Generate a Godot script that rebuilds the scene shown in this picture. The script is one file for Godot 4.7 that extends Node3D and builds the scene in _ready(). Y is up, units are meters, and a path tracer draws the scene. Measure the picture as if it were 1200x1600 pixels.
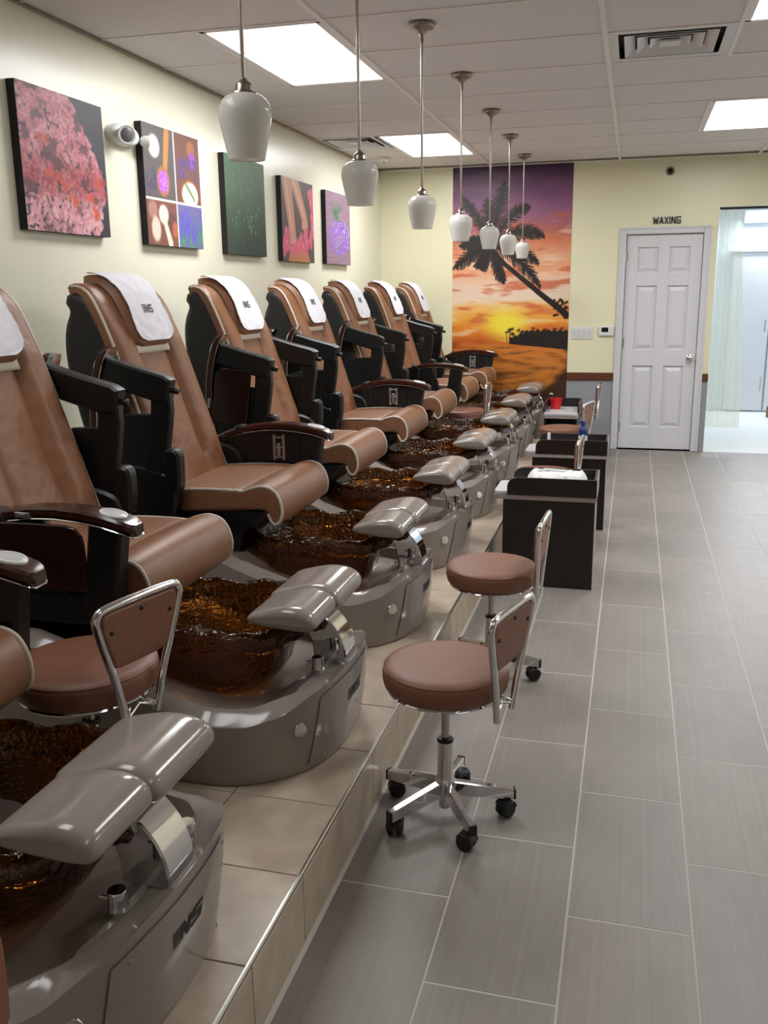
extends Node3D
# Nail salon: a row of pedicure spa chairs on a tiled platform, stools, small tables, pendant lamps, mural wall.
# x to the aisle, -z along the row towards the mural wall, y up, metres.

const H := 2.69            # ceiling height
const WX := -2.48          # left wall
const BZ := -9.19          # back wall
const PX := -0.69          # platform edge
const PY := 0.205          # platform top

var M := {}
var used := {}

# ------------------------------------------------------------------ mesh builder
class MB:
	var v := PackedVector3Array()
	var uv := PackedVector2Array()
	var xf := Transform3D()
	var off := Vector3.ZERO
	var has_uv := false

	func tri(a: Vector3, b: Vector3, c: Vector3, ua := Vector2.ZERO, ub := Vector2.ZERO, uc := Vector2.ZERO) -> void:
		v.append(xf * a); v.append(xf * b); v.append(xf * c)
		uv.append(ua); uv.append(ub); uv.append(uc)

	func quad(a: Vector3, b: Vector3, c: Vector3, d: Vector3) -> void:
		tri(a, b, c)
		tri(a, c, d)

	func quad_uv(a: Vector3, b: Vector3, c: Vector3, d: Vector3, ua: Vector2, ub: Vector2, uc: Vector2, ud: Vector2) -> void:
		has_uv = true
		tri(a, b, c, ua, ub, uc)
		tri(a, c, d, ua, uc, ud)

	func cap(ring: PackedVector3Array, flip := false) -> void:
		var nrm := Vector3.ZERO
		var n := ring.size()
		for i in n:
			nrm += ring[i].cross(ring[(i + 1) % n])
		if nrm.length() < 1e-12:
			return
		nrm = nrm.normalized()
		var ax := Vector3.UP if absf(nrm.y) < 0.9 else Vector3.RIGHT
		var e1 := ax.cross(nrm).normalized()
		var e2 := nrm.cross(e1)
		var p := PackedVector2Array()
		for q in ring:
			p.append(Vector2(q.dot(e1), q.dot(e2)))
		var t := Geometry2D.triangulate_polygon(p)
		if t.is_empty():
			for i in range(1, n - 1):
				if flip: tri(ring[0], ring[i + 1], ring[i])
				else: tri(ring[0], ring[i], ring[i + 1])
			return
		for i in range(0, t.size(), 3):
			var a := p[t[i]]
			var b := p[t[i + 1]]
			var c := p[t[i + 2]]
			var ccw := (b - a).cross(c - a) > 0.0
			if ccw != flip: tri(ring[t[i]], ring[t[i + 1]], ring[t[i + 2]])
			else: tri(ring[t[i]], ring[t[i + 2]], ring[t[i + 1]])

	func loft(rings: Array, closed := true, cap0 := true, cap1 := true) -> void:
		var n: int = rings[0].size()
		for i in rings.size() - 1:
			var r0: PackedVector3Array = rings[i]
			var r1: PackedVector3Array = rings[i + 1]
			for j in (n if closed else n - 1):
				var k := (j + 1) % n
				quad(r0[j], r0[k], r1[k], r1[j])
		if cap0: cap(rings[0], true)
		if cap1: cap(rings[rings.size() - 1], false)

	func box(c: Vector3, s: Vector3, ch := 0.0) -> void:
		var h := s * 0.5
		if ch <= 0.0:
			var r := []
			for y in [-h.y, h.y]:
				r.append(PackedVector3Array([c + Vector3(-h.x, y, h.z), c + Vector3(h.x, y, h.z), c + Vector3(h.x, y, -h.z), c + Vector3(-h.x, y, -h.z)]))
			loft(r)
			return
		var rings := []
		for e in [[-h.y, ch], [-h.y + ch, 0.0], [h.y - ch, 0.0], [h.y, ch]]:
			var i: float = e[1]
			var x: float = h.x - i
			var z: float = h.z - i
			var k := ch * 0.999 if i == 0.0 else ch * 0.5
			rings.append(PackedVector3Array([c + Vector3(-x + k, e[0], z), c + Vector3(x - k, e[0], z), c + Vector3(x, e[0], z - k), c + Vector3(x, e[0], -z + k), c + Vector3(x - k, e[0], -z), c + Vector3(-x + k, e[0], -z), c + Vector3(-x, e[0], -z + k), c + Vector3(-x, e[0], z - k)]))
		loft(rings)

	static func inset(p: PackedVector2Array, d: float) -> PackedVector2Array:
		var o := PackedVector2Array()
		var n := p.size()
		for i in n:
			var a := (p[i] - p[(i + n - 1) % n]).normalized()
			var b := (p[(i + 1) % n] - p[i]).normalized()
			var na := Vector2(-a.y, a.x)
			var nb := Vector2(-b.y, b.x)
			var m := na + nb
			if m.length() < 1e-4: m = na
			m = m.normalized()
			o.append(p[i] + m * d / maxf(0.5, m.dot(na)))
		return o

	# poly counter-clockwise in xy, extruded from z0 to z1
	func prism(p: PackedVector2Array, z0: float, z1: float, ch := 0.0) -> void:
		if Geometry2D.is_polygon_clockwise(p):
			p = p.duplicate()
			p.reverse()
		var rings := []
		var q := inset(p, ch) if ch > 0.0 else p
		var lv := [[q, z0], [p, z0 + ch], [p, z1 - ch], [q, z1]] if ch > 0.0 else [[p, z0], [p, z1]]
		for e in lv:
			var r := PackedVector3Array()
			for k in e[0]:
				r.append(Vector3(k.x, k.y, e[1]))
			rings.append(r)
		loft(rings)

	# profile of (radius, y) from bottom to top
	func lathe(p: PackedVector2Array, seg := 24) -> void:
		var rings := []
		for q in p:
			var r := PackedVector3Array()
			for i in seg:
				var a := TAU * i / seg
				r.append(Vector3(sin(a) * q.x, q.y, cos(a) * q.x))
			rings.append(r)
		loft(rings, true, p[0].x > 1e-4, p[p.size() - 1].x > 1e-4)

	func tube(path: PackedVector3Array, rad, seg := 8, closed := false, caps := true) -> void:
		var n := path.size()
		var rings := []
		var nv := Vector3.ZERO
		for i in n:
			var t: Vector3
			if closed: t = path[(i + 1) % n] - path[(i + n - 1) % n]
			else: t = path[mini(i + 1, n - 1)] - path[maxi(i - 1, 0)]
			t = t.normalized()
			if nv == Vector3.ZERO:
				nv = (Vector3.UP if absf(t.y) < 0.9 else Vector3.RIGHT).cross(t).normalized()
			nv = (nv - t * nv.dot(t)).normalized()
			var b := t.cross(nv)
			var rr: float = rad[i] if rad is Array or rad is PackedFloat32Array else rad
			var r := PackedVector3Array()
			for k in seg:
				var a := TAU * k / seg
				r.append(path[i] + (nv * cos(a) + b * sin(a)) * rr)
			rings.append(r)
		if closed:
			rings.append(rings[0])
			loft(rings, true, false, false)
		else:
			loft(rings, true, caps, caps)

	func commit(crease := 42.0) -> ArrayMesh:
		var keep := PackedVector3Array()
		var kuv := PackedVector2Array()
		var fnv := PackedVector3Array()
		for i in range(0, v.size(), 3):
			var n := (v[i + 1] - v[i]).cross(v[i + 2] - v[i])
			if n.length() < 1e-12: continue
			keep.append(v[i] + off); keep.append(v[i + 1] + off); keep.append(v[i + 2] + off)
			kuv.append(uv[i]); kuv.append(uv[i + 1]); kuv.append(uv[i + 2])
			fnv.append(n)
		var at := {}
		for i in keep.size():
			var k := Vector3i((keep[i] * 20000.0).round())
			if at.has(k): at[k].append(i / 3)
			else: at[k] = [i / 3]
		var c := cos(deg_to_rad(crease))
		var fu := PackedVector3Array()
		for n in fnv: fu.append(n.normalized())
		var norms := PackedVector3Array()
		norms.resize(keep.size())
		for i in keep.size():
			var k := Vector3i((keep[i] * 20000.0).round())
			var me := fu[i / 3]
			var s := Vector3.ZERO
			for f in at[k]:
				if fu[f].dot(me) >= c: s += fnv[f]
			norms[i] = s.normalized() if s.length() > 1e-14 else me
		# godot's front faces run clockwise
		for i in range(0, keep.size(), 3):
			var t := keep[i + 1]; keep[i + 1] = keep[i + 2]; keep[i + 2] = t
			t = norms[i + 1]; norms[i + 1] = norms[i + 2]; norms[i + 2] = t
			var u := kuv[i + 1]; kuv[i + 1] = kuv[i + 2]; kuv[i + 2] = u
		var arr := []
		arr.resize(Mesh.ARRAY_MAX)
		arr[Mesh.ARRAY_VERTEX] = keep
		arr[Mesh.ARRAY_NORMAL] = norms
		if has_uv: arr[Mesh.ARRAY_TEX_UV] = kuv
		var m := ArrayMesh.new()
		m.add_surface_from_arrays(Mesh.PRIMITIVE_TRIANGLES, arr)
		return m

# ------------------------------------------------------------------ node helpers
func numbered(n: String) -> String:
	if not used.has(n):
		used[n] = 0
		return n
	used[n] += 1
	return "%s_%03d" % [n, used[n]]

func tag(o: Node, label := "", category := "", group := "", kind := "") -> Node:
	if label: o.set_meta("label", label)
	if category: o.set_meta("category", category)
	if group: o.set_meta("group", group)
	if kind: o.set_meta("kind", kind)
	return o

func part(called: String, mesh, mat: Material, parent: Node3D, crease := 42.0) -> MeshInstance3D:
	var o := MeshInstance3D.new()
	o.name = called
	o.mesh = mesh.commit(crease) if mesh is MB else mesh
	o.material_override = mat
	parent.add_child(o, true)
	return o

func top(called: String, mesh, mat: Material, crease := 42.0) -> MeshInstance3D:
	var o := MeshInstance3D.new()
	o.name = numbered(called)
	o.mesh = mesh.commit(crease) if mesh is MB else mesh
	o.material_override = mat
	add_child(o)
	return o

func base(called: String, at: Vector3, turn := 0.0) -> Node3D:
	var o := Node3D.new()
	o.name = numbered(called)
	add_child(o)
	o.position = at
	o.rotation.y = turn
	return o

func struct_box(called: String, lo: Vector3, hi: Vector3, mat: Material) -> MeshInstance3D:
	var m := MB.new()
	m.box((lo + hi) * 0.5, hi - lo)
	var o := top(called, m, mat)
	o.set_meta("kind", "structure")
	return o

func V2(a: Array) -> PackedVector2Array:
	var p := PackedVector2Array()
	for i in range(0, a.size(), 2): p.append(Vector2(a[i], a[i + 1]))
	return p

func smooth2(p: PackedVector2Array, n := 4) -> PackedVector2Array:
	var o := PackedVector2Array()
	for i in p.size() - 1:
		var a := p[maxi(i - 1, 0)]
		var d := p[mini(i + 2, p.size() - 1)]
		for k in n:
			o.append(p[i].cubic_interpolate(p[i + 1], a, d, float(k) / n))
	o.append(p[p.size() - 1])
	return o

func interp(xs: Array, ys: Array, x: float) -> float:
	if x <= xs[0]: return ys[0]
	for i in xs.size() - 1:
		if x <= xs[i + 1]:
			var t: float = (x - xs[i]) / (xs[i + 1] - xs[i])
			t = t * t * (3.0 - 2.0 * t) * 0.6 + t * 0.4
			return lerpf(ys[i], ys[i + 1], t)
	return ys[ys.size() - 1]

# ------------------------------------------------------------------ materials
func noise_tex(freq: float, lo: Color, hi: Color, sd: int, size := 256, oct := 4, kind := FastNoiseLite.TYPE_SIMPLEX_SMOOTH) -> NoiseTexture2D:
	var n := FastNoiseLite.new()
	n.noise_type = kind
	n.frequency = freq
	n.seed = sd
	n.fractal_octaves = oct
	var t := NoiseTexture2D.new()
	t.width = size; t.height = size
	t.seamless = true
	t.noise = n
	var g := Gradient.new()
	g.set_color(0, lo)
	g.set_color(1, hi)
	t.color_ramp = g
	return t

func mat(name: String, c: Color, rough := 0.6, metal := 0.0) -> StandardMaterial3D:
	var m := StandardMaterial3D.new()
	m.resource_name = name
	m.albedo_color = c
	m.roughness = rough
	m.metallic = metal
	M[name] = m
	return m

func tri_tex(m: StandardMaterial3D, tex: Texture2D, scale: Vector3, world := false) -> void:
	m.albedo_texture = tex
	m.uv1_triplanar = true
	m.uv1_world_triplanar = world
	m.uv1_scale = scale

func relief(m: StandardMaterial3D, tex: Texture2D, cm: float) -> void:
	m.heightmap_enabled = true
	m.heightmap_texture = tex
	m.heightmap_scale = cm

func make_materials() -> void:
	var grain := noise_tex(0.05, Color(0.9, 0.9, 0.9), Color(1, 1, 1), 3)
	var fine := noise_tex(0.2, Color(0, 0, 0), Color(1, 1, 1), 4, 256, 3)
	var m := mat("wall_paint", Color(0.925, 0.91, 0.83), 0.30)
	tri_tex(m, noise_tex(0.02, Color(0.985, 0.985, 0.985), Color(1, 1, 1), 5), Vector3(0.6, 0.6, 0.6), true)
	relief(m, noise_tex(0.12, Color(0, 0, 0), Color(1, 1, 1), 6, 256, 3), 0.03)
	m = mat("wall_paint_light_tint", Color(0.935, 0.92, 0.79), 0.33)  # the wall paint again, yellower: the light difference between walls is put into colour
	m = mat("grey_paint", Color(0.60, 0.61, 0.64), 0.4)
	m = mat("white_paint", Color(0.86, 0.86, 0.88), 0.35)
	m = mat("white_trim", Color(0.84, 0.84, 0.86), 0.4)
	m = mat("ceiling_tile", Color(0.93, 0.915, 0.92), 0.9)
	tri_tex(m, noise_tex(0.25, Color(0.92, 0.92, 0.92), Color(1, 1, 1), 8, 256, 3), Vector3(3, 3, 3), true)
	relief(m, noise_tex(0.3, Color(0, 0, 0), Color(1, 1, 1), 9, 256, 2), 0.15)
	m = mat("ceiling_grid", Color(0.93, 0.915, 0.92), 0.5)
	m = mat("vent_dark", Color(0.36, 0.35, 0.34), 0.8)
	m = mat("plenum", Color(0.3, 0.3, 0.3), 0.9)
	# floor tiles: linen streaks along z
	var img := Image.create(256, 256, false, Image.FORMAT_RGB8)
	var rng := RandomNumberGenerator.new()
	rng.seed = 77
	var nz := FastNoiseLite.new()
	nz.seed = 12
	nz.frequency = 0.02
	var cols := []
	for x in 256: cols.append(rng.randf())
	for x in 256:
		for y in 256:
			var k: float = 0.90 + 0.045 * cols[x] + 0.05 * rng.randf() * cols[(x * 7 + (y / 24) * 13) % 256] + 0.04 * nz.get_noise_2d(x * 0.6, y * 0.25)
			img.set_pixel(x, y, Color(k, k, k * 0.995))
	var linen := ImageTexture.create_from_image(img)
	for i in 4:
		var t: float = [0.0, 0.012, -0.010, 0.005][i]
		m = mat("floor_tile%d" % i, Color(0.588 + t + [0.0, 0.004, 0.0, -0.004][i], 0.555 + t, 0.535 + t), 0.44)
		tri_tex(m, linen, Vector3(2.2, 2.2, 2.2), true)
		m.uv1_offset = Vector3(0.37 * i, 0.2 * i, 0.61 * i)
	m = mat("floor_grout", Color(0.74, 0.72, 0.69), 0.8)
	var stone := noise_tex(0.012, Color(0.88, 0.865, 0.85), Color(1.0, 0.99, 0.97), 21, 512, 5)
	for i in 3:
		m = mat("step_tile%d" % i, Color(0.80 + 0.012 * i, 0.74 + 0.012 * i, 0.675 + 0.012 * i), 0.33)
		tri_tex(m, stone, Vector3(1.3, 1.3, 1.3), true)
		m.uv1_offset = Vector3(0.31 * i, 0.1 * i, 0.47 * i)
	m = mat("step_grout", Color(0.46, 0.42, 0.37), 0.9)
	m = mat("caulk", Color(0.74, 0.72, 0.68), 0.5)
	mat("pale_floor", Color(0.86, 0.86, 0.85), 0.4)
	# metals
	mat("chrome", Color(0.86, 0.86, 0.87), 0.07, 1.0)
	mat("steel", Color(0.74, 0.73, 0.72), 0.28, 1.0)
	mat("nickel", Color(0.62, 0.58, 0.54), 0.30, 1.0)
	mat("bracket_metal", Color(0.70, 0.70, 0.70), 0.4, 1.0)
	# leather
	m = mat("leather", Color(0.56, 0.39, 0.285), 0.42)
	tri_tex(m, noise_tex(0.03, Color(0.90, 0.88, 0.86), Color(1, 1, 1), 31, 256, 4), Vector3(4, 4, 4))
	relief(m, noise_tex(0.22, Color(0, 0, 0), Color(1, 1, 1), 32, 256, 3), 0.05)
	m = mat("back_leather", Color(0.545, 0.365, 0.245), 0.46)
	tri_tex(m, noise_tex(0.03, Color(0.93, 0.92, 0.91), Color(1, 1, 1), 33, 256, 4), Vector3(3, 3, 3))
	relief(m, noise_tex(0.016, Color(0, 0, 0), Color(1, 1, 1), 34, 256, 2), 0.35)
	m = mat("stool_leather", Color(0.53, 0.35, 0.275), 0.48)
	tri_tex(m, noise_tex(0.05, Color(0.93, 0.92, 0.91), Color(1, 1, 1), 35, 256, 4), Vector3(4, 4, 4))
	relief(m, noise_tex(0.3, Color(0, 0, 0), Color(1, 1, 1), 36, 256, 2), 0.03)
	mat("piping", Color(0.82, 0.78, 0.73), 0.5)
	m = mat("black_plastic", Color(0.05, 0.05, 0.054), 0.40)
	m = mat("black_shell", Color(0.09, 0.09, 0.094), 0.5)
	relief(m, noise_tex(0.35, Color(0, 0, 0), Color(1, 1, 1), 37, 256, 2), 0.04)
	m.uv1_triplanar = true
	m.uv1_scale = Vector3(5, 5, 5)
	m = mat("wood_gloss", Color(0.29, 0.155, 0.105), 0.2)
	tri_tex(m, noise_tex(0.05, Color(0.65, 0.6, 0.6), Color(1, 1, 1), 38, 256, 4), Vector3(1.5, 9, 9))
	m = mat("wine_board", Color(0.17, 0.085, 0.07), 0.2)
	m = mat("disc_grey", Color(0.74, 0.74, 0.74), 0.25)
	mat("disc_ring", Color(0.9, 0.9, 0.9), 0.15)
	# spa shell
	m = mat("taupe_gloss", Color(0.595, 0.555, 0.53), 0.15)
	tri_tex(m, noise_tex(0.35, Color(0.95, 0.95, 0.95), Color(1, 1, 1), 39, 256, 2), Vector3(6, 6, 6))
	m = mat("amber_glass", Color(0.52, 0.30, 0.085, 0.04), 0.02)
	m.refraction_enabled = true
	m.refraction_scale = 0.05
	m.transparency = BaseMaterial3D.TRANSPARENCY_ALPHA
	m.uv1_triplanar = true
	m.uv1_scale = Vector3(5, 5, 5)
	relief(m, noise_tex(0.04, Color(0, 0, 0), Color(1, 1, 1), 40, 256, 2), 0.42)
	# cloth
	m = mat("towel", Color(0.90, 0.89, 0.92), 0.9)
	relief(m, noise_tex(0.3, Color(0, 0, 0), Color(1, 1, 1), 41, 256, 2), 0.12)
	m.uv1_triplanar = true
	m.uv1_scale = Vector3(5, 5, 5)
	mat("white_cloth", Color(0.93, 0.93, 0.93), 0.95)
	# tables
	m = mat("espresso", Color(0.135, 0.095, 0.085), 0.35)
	tri_tex(m, noise_tex(0.04, Color(0.75, 0.72, 0.7), Color(1, 1, 1), 42, 256, 4), Vector3(8, 1.2, 8))
	mat("edge_band", Color(0.63, 0.58, 0.56), 0.35)
	mat("grey_laminate", Color(0.80, 0.80, 0.82), 0.25)
	mat("red_plastic", Color(0.82, 0.10, 0.12), 0.35)
	mat("blue_plastic", Color(0.10, 0.19, 0.50), 0.3)
	mat("white_plastic", Color(0.88, 0.88, 0.87), 0.35)
	mat("dark_glass", Color(0.03, 0.03, 0.035), 0.1)
	mat("lens_grey", Color(0.42, 0.43, 0.43), 0.25)
	# pendant glass
	m = mat("milk_glass", Color(0.97, 0.965, 0.955), 0.12)
	m.backlight_enabled = true
	m.backlight = Color(1.0, 1.0, 0.99)
	tri_tex(m, noise_tex(0.06, Color(0.97, 0.97, 0.97), Color(1, 1, 1), 43, 256, 4), Vector3(6, 6, 6))
	m = mat("rail_wood", Color(0.44, 0.265, 0.16), 0.35)
	tri_tex(m, noise_tex(0.04, Color(0.75, 0.72, 0.7), Color(1, 1, 1), 44, 256, 4), Vector3(1, 12, 12))
	mat("sign_black", Color(0.06, 0.06, 0.06), 0.5)
	m = mat("canvas_edge", Color(0.075, 0.06, 0.065), 0.7)
	m = mat("sheer", Color(0.90, 0.91, 0.86, 0.50), 0.8)
	m.transparency = BaseMaterial3D.TRANSPARENCY_ALPHA
	m.backlight_enabled = true
	m.backlight = Color(0.7, 0.72, 0.66)
	m = mat("light_lens", Color(0.95, 0.95, 0.95), 0.4)
	m.emission_enabled = true
	m.emission = Color(1.0, 0.985, 0.96)
	m.emission_energy_multiplier = 1.3
	m = mat("cool_lens", Color(0.95, 0.95, 0.95), 0.4)
	m.emission_enabled = true
	m.emission = Color(0.93, 0.96, 1.0)
	m.emission_energy_multiplier = 1.3
	mat("cool_white", Color(0.84, 0.88, 0.90), 0.45)
	mat("cardboard", Color(0.5, 0.33, 0.2), 0.7)
	mat("clay_strip", Color(0.55, 0.34, 0.25), 0.4)
	mat("stem_green", Color(0.2, 0.4, 0.2), 0.6)

func printed(name: String, img: Image, rough := 0.55) -> StandardMaterial3D:
	var m := mat(name, Color.WHITE, rough)
	m.albedo_texture = ImageTexture.create_from_image(img)
	m.texture_repeat = false
	return m

# ------------------------------------------------------------------ camera, light, room
func setup_view() -> void:
	var cam := Camera3D.new()
	cam.name = "camera"
	add_child(cam)
	var yaw := 0.26385
	var pitch := -0.23613
	var roll := -0.012025
	var w := Vector3(-sin(yaw) * cos(pitch), sin(pitch), -cos(yaw) * cos(pitch))
	var r := w.cross(Vector3.UP).normalized()
	var u := r.cross(w)
	var r2 := r * cos(roll) + u * sin(roll)
	var u2 := u * cos(roll) - r * sin(roll)
	cam.transform = Transform3D(Basis(r2, u2, -w), Vector3(0, 1.53, 0))
	cam.fov = rad_to_deg(2.0 * atan(800.0 / 1427.77))
	cam.near = 0.05
	cam.far = 60.0
	cam.current = true
	var we := WorldEnvironment.new()
	we.name = "world"
	var e := Environment.new()
	e.background_mode = Environment.BG_COLOR
	e.background_color = Color.BLACK
	e.tonemap_mode = Environment.TONE_MAPPER_LINEAR
	e.tonemap_exposure = 1.7
	e.sdfgi_enabled = true
	e.ssao_enabled = true
	e.ssil_enabled = true
	we.environment = e
	add_child(we)
	# the recessed fluorescent panels: two columns in view, one more column over the other half of the room, two dim ones added
	ceiling_light(-1.985, -4.170, "recessed fluorescent ceiling panel over the spa chair row, farther from the mural", 1.9)
	ceiling_light(-1.985, -7.195, "recessed fluorescent ceiling panel near the mural, over the spa chair row", 1.75)
	ceiling_light(0.405, -3.565, "recessed fluorescent ceiling panel over the aisle, beside the square air vent", 1.9)
	ceiling_light(0.405, -6.590, "recessed fluorescent ceiling panel over the aisle, in front of the waxing door", 1.65)
	ceiling_light(-1.985, -1.145, "dim ceiling panel added out of view to brighten the nearest spa chairs", 0.65)  # unseen panel, added to lift the near pads, platform and pendants
	ceiling_light(0.405, -0.540, "weak ceiling panel added out of view to brighten the near aisle", 0.2)  # added too, beyond the view: a little fill for the near floor
	ceiling_light(2.795, -4.170, "recessed fluorescent ceiling panel on the far side of the room, farther from the doorway", 1.3)
	ceiling_light(2.795, -7.195, "recessed fluorescent ceiling panel on the far side of the room, near the curtained doorway", 1.3)

func ceiling_light(x0: float, z0: float, label: String, energy: float) -> void:
	var c := Vector3(x0 + 0.3, H, z0 - 0.605)
	var t := base("ceiling_light", c)
	tag(t, label, "ceiling light", "recessed ceiling panels")
	var f := MB.new()
	for s in [-1.0, 1.0]:
		f.box(Vector3(s * 0.278, 0.012, 0), Vector3(0.03, 0.03, 1.186), 0.003)
		f.box(Vector3(0, 0.012, s * 0.581), Vector3(0.586, 0.03, 0.024), 0.003)
	f.box(Vector3(0, 0.05, 0), Vector3(0.586, 0.04, 1.186))
	part("frame", f, M.ceiling_grid, t)
	var l := MB.new()
	l.box(Vector3(0, 0.018, 0), Vector3(0.53, 0.01, 1.14))
	part("lens", l, M.light_lens, t)
	var a := AreaLight3D.new()
	a.name = "panel_light"
	a.area_size = Vector2(0.53, 1.14)
	a.light_energy = energy
	a.light_color = Color(0.985, 0.995, 1.0)
	a.shadow_enabled = true
	a.area_range = 15.0
	a.rotation.x = -PI / 2
	a.position = Vector3(0, 0.008, 0)
	t.add_child(a)

func make_room() -> void:
	var RX := 4.3
	var FZ := 1.8
	# --- floor
	var fl := struct_box("floor", Vector3(PX - 0.02, -0.1, BZ), Vector3(RX, -0.0006, FZ), M.floor_grout)
	var px := 0.3015
	var pz := 0.607
	var tile := MB.new()
	tile.box(Vector3(0, -0.006, 0), Vector3(px - 0.006, 0.012, pz - 0.006), 0.0006)
	var tm := tile.commit(30.0)
	var rng := RandomNumberGenerator.new()
	rng.seed = 5
	for k in range(0, 12):
		var x0 := PX + px * k + (0.0 if k == 0 else -0.0015)
		var z0 := -2.043 if k % 2 == 0 else -1.735
		for n in range(-4, 13):
			var za := z0 - pz * n
			if za - pz > 0.9 or za < BZ: continue
			var o := MeshInstance3D.new()
			o.name = "floor_tile"
			o.material_override = M["floor_tile%d" % rng.randi_range(0, 3)]
			var zb := maxf(za - pz, BZ)
			if zb > za - pz + 0.01:
				var q := MB.new()
				q.box(Vector3(0, -0.006, 0), Vector3(px - 0.006, 0.012, za - zb - 0.006), 0.0006)
				o.mesh = q.commit(30.0)
			else:
				o.mesh = tm
			o.position = Vector3(x0 + px * 0.5, 0, (za + zb) * 0.5)
			fl.add_child(o, true)
	# --- platform
	var pl := struct_box("floor_platform", Vector3(WX, 0.0, BZ), Vector3(PX - 0.012, PY - 0.002, FZ), M.step_grout)
	var pt := 0.305
	var st := MB.new()
	st.box(Vector3(0, -0.005, 0), Vector3(pt - 0.003, 0.010, pt - 0.003), 0.0015)
	var stm := st.commit(30.0)
	var rt := MB.new()
	rt.box(Vector3(0, 0, 0), Vector3(0.012, 0.176, pt - 0.003), 0.0012)
	var rtm := rt.commit(30.0)
	for n in range(0, 29):
		var zc := -0.54 - pt * n - pt * 0.5
		if zc - pt * 0.5 < BZ: continue
		for k in 5:
			var o := MeshInstance3D.new()
			o.name = "step_tile"
			o.mesh = stm
			o.material_override = M["step_tile%d" % rng.randi_range(0, 2)]
			o.position = Vector3(PX - 0.004 - pt * (k + 0.5) + 0.004, PY, zc)
			pl.add_child(o, true)
		var r := MeshInstance3D.new()
		r.name = "riser_tile"
		r.mesh = rtm
		r.material_override = M["step_tile%d" % rng.randi_range(0, 2)]
		r.position = Vector3(PX - 0.006, 0.098, zc - 0.02)
		pl.add_child(r, true)
	var nose := MB.new()
	nose.prism(V2([PX - 0.006, PY - 0.012, PX + 0.001, PY - 0.012, PX + 0.0025, PY - 0.008, PX + 0.0025, PY - 0.003, PX - 0.0005, PY + 0.001, PX - 0.005, PY + 0.001]), BZ, FZ)
	part("edge_trim", nose, M.steel, pl, 30.0)
	var ck := MB.new()
	ck.prism(V2([PX - 0.002, -0.002, PX + 0.010, -0.002, PX - 0.001, 0.010]), BZ, FZ)
	part("caulk_line", ck, M.caulk, pl)
	# --- walls
	struct_box("wall_left", Vector3(WX - 0.12, 0, BZ - 0.12), Vector3(WX, H + 0.2, FZ), M.wall_paint)
	struct_box("wall_right", Vector3(RX, 0, BZ), Vector3(RX + 0.12, H + 0.2, FZ), M.wall_paint)
	struct_box("wall_front", Vector3(WX - 0.12, 0, FZ), Vector3(RX + 0.12, H + 0.2, FZ + 0.12), M.wall_paint)
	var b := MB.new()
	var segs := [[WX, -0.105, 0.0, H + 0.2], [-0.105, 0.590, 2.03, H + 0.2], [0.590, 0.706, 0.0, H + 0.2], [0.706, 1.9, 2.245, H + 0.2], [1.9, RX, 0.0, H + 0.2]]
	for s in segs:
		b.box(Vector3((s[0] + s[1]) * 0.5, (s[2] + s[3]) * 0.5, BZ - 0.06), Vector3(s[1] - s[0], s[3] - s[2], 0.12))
	var wb := top("wall_back", b, M.wall_paint_light_tint)
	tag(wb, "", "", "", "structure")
	# grey lower paint, wooden rail and base on the back wall
	var n1 := 0
	for s in [[-0.608, -0.165], [0.652, 0.706]]:
		n1 += 1
		var g := MB.new()
		g.box(Vector3((s[0] + s[1]) * 0.5, 0.336, BZ + 0.002), Vector3(s[1] - s[0], 0.672, 0.004))
		var go := top("wainscot_%d" % n1, g, M.grey_paint)
		tag(go, "", "", "", "structure")
		var rl := MB.new()
		rl.box(Vector3((s[0] + s[1]) * 0.5, 0.708, BZ + 0.010), Vector3(s[1] - s[0], 0.074, 0.020), 0.005)
		var ro := top("trim_%d" % n1, rl, M.rail_wood)
		tag(ro, "", "", "", "structure")
		var bb := MB.new()
		bb.box(Vector3((s[0] + s[1]) * 0.5, 0.048, BZ + 0.009), Vector3(s[1] - s[0], 0.096, 0.010), 0.003)
		var bo := top("baseboard_back_%d" % n1, bb, M.grey_paint)
		tag(bo, "", "", "", "structure")
	make_ceiling(RX, FZ)
	make_door()
	make_corridor()

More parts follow.
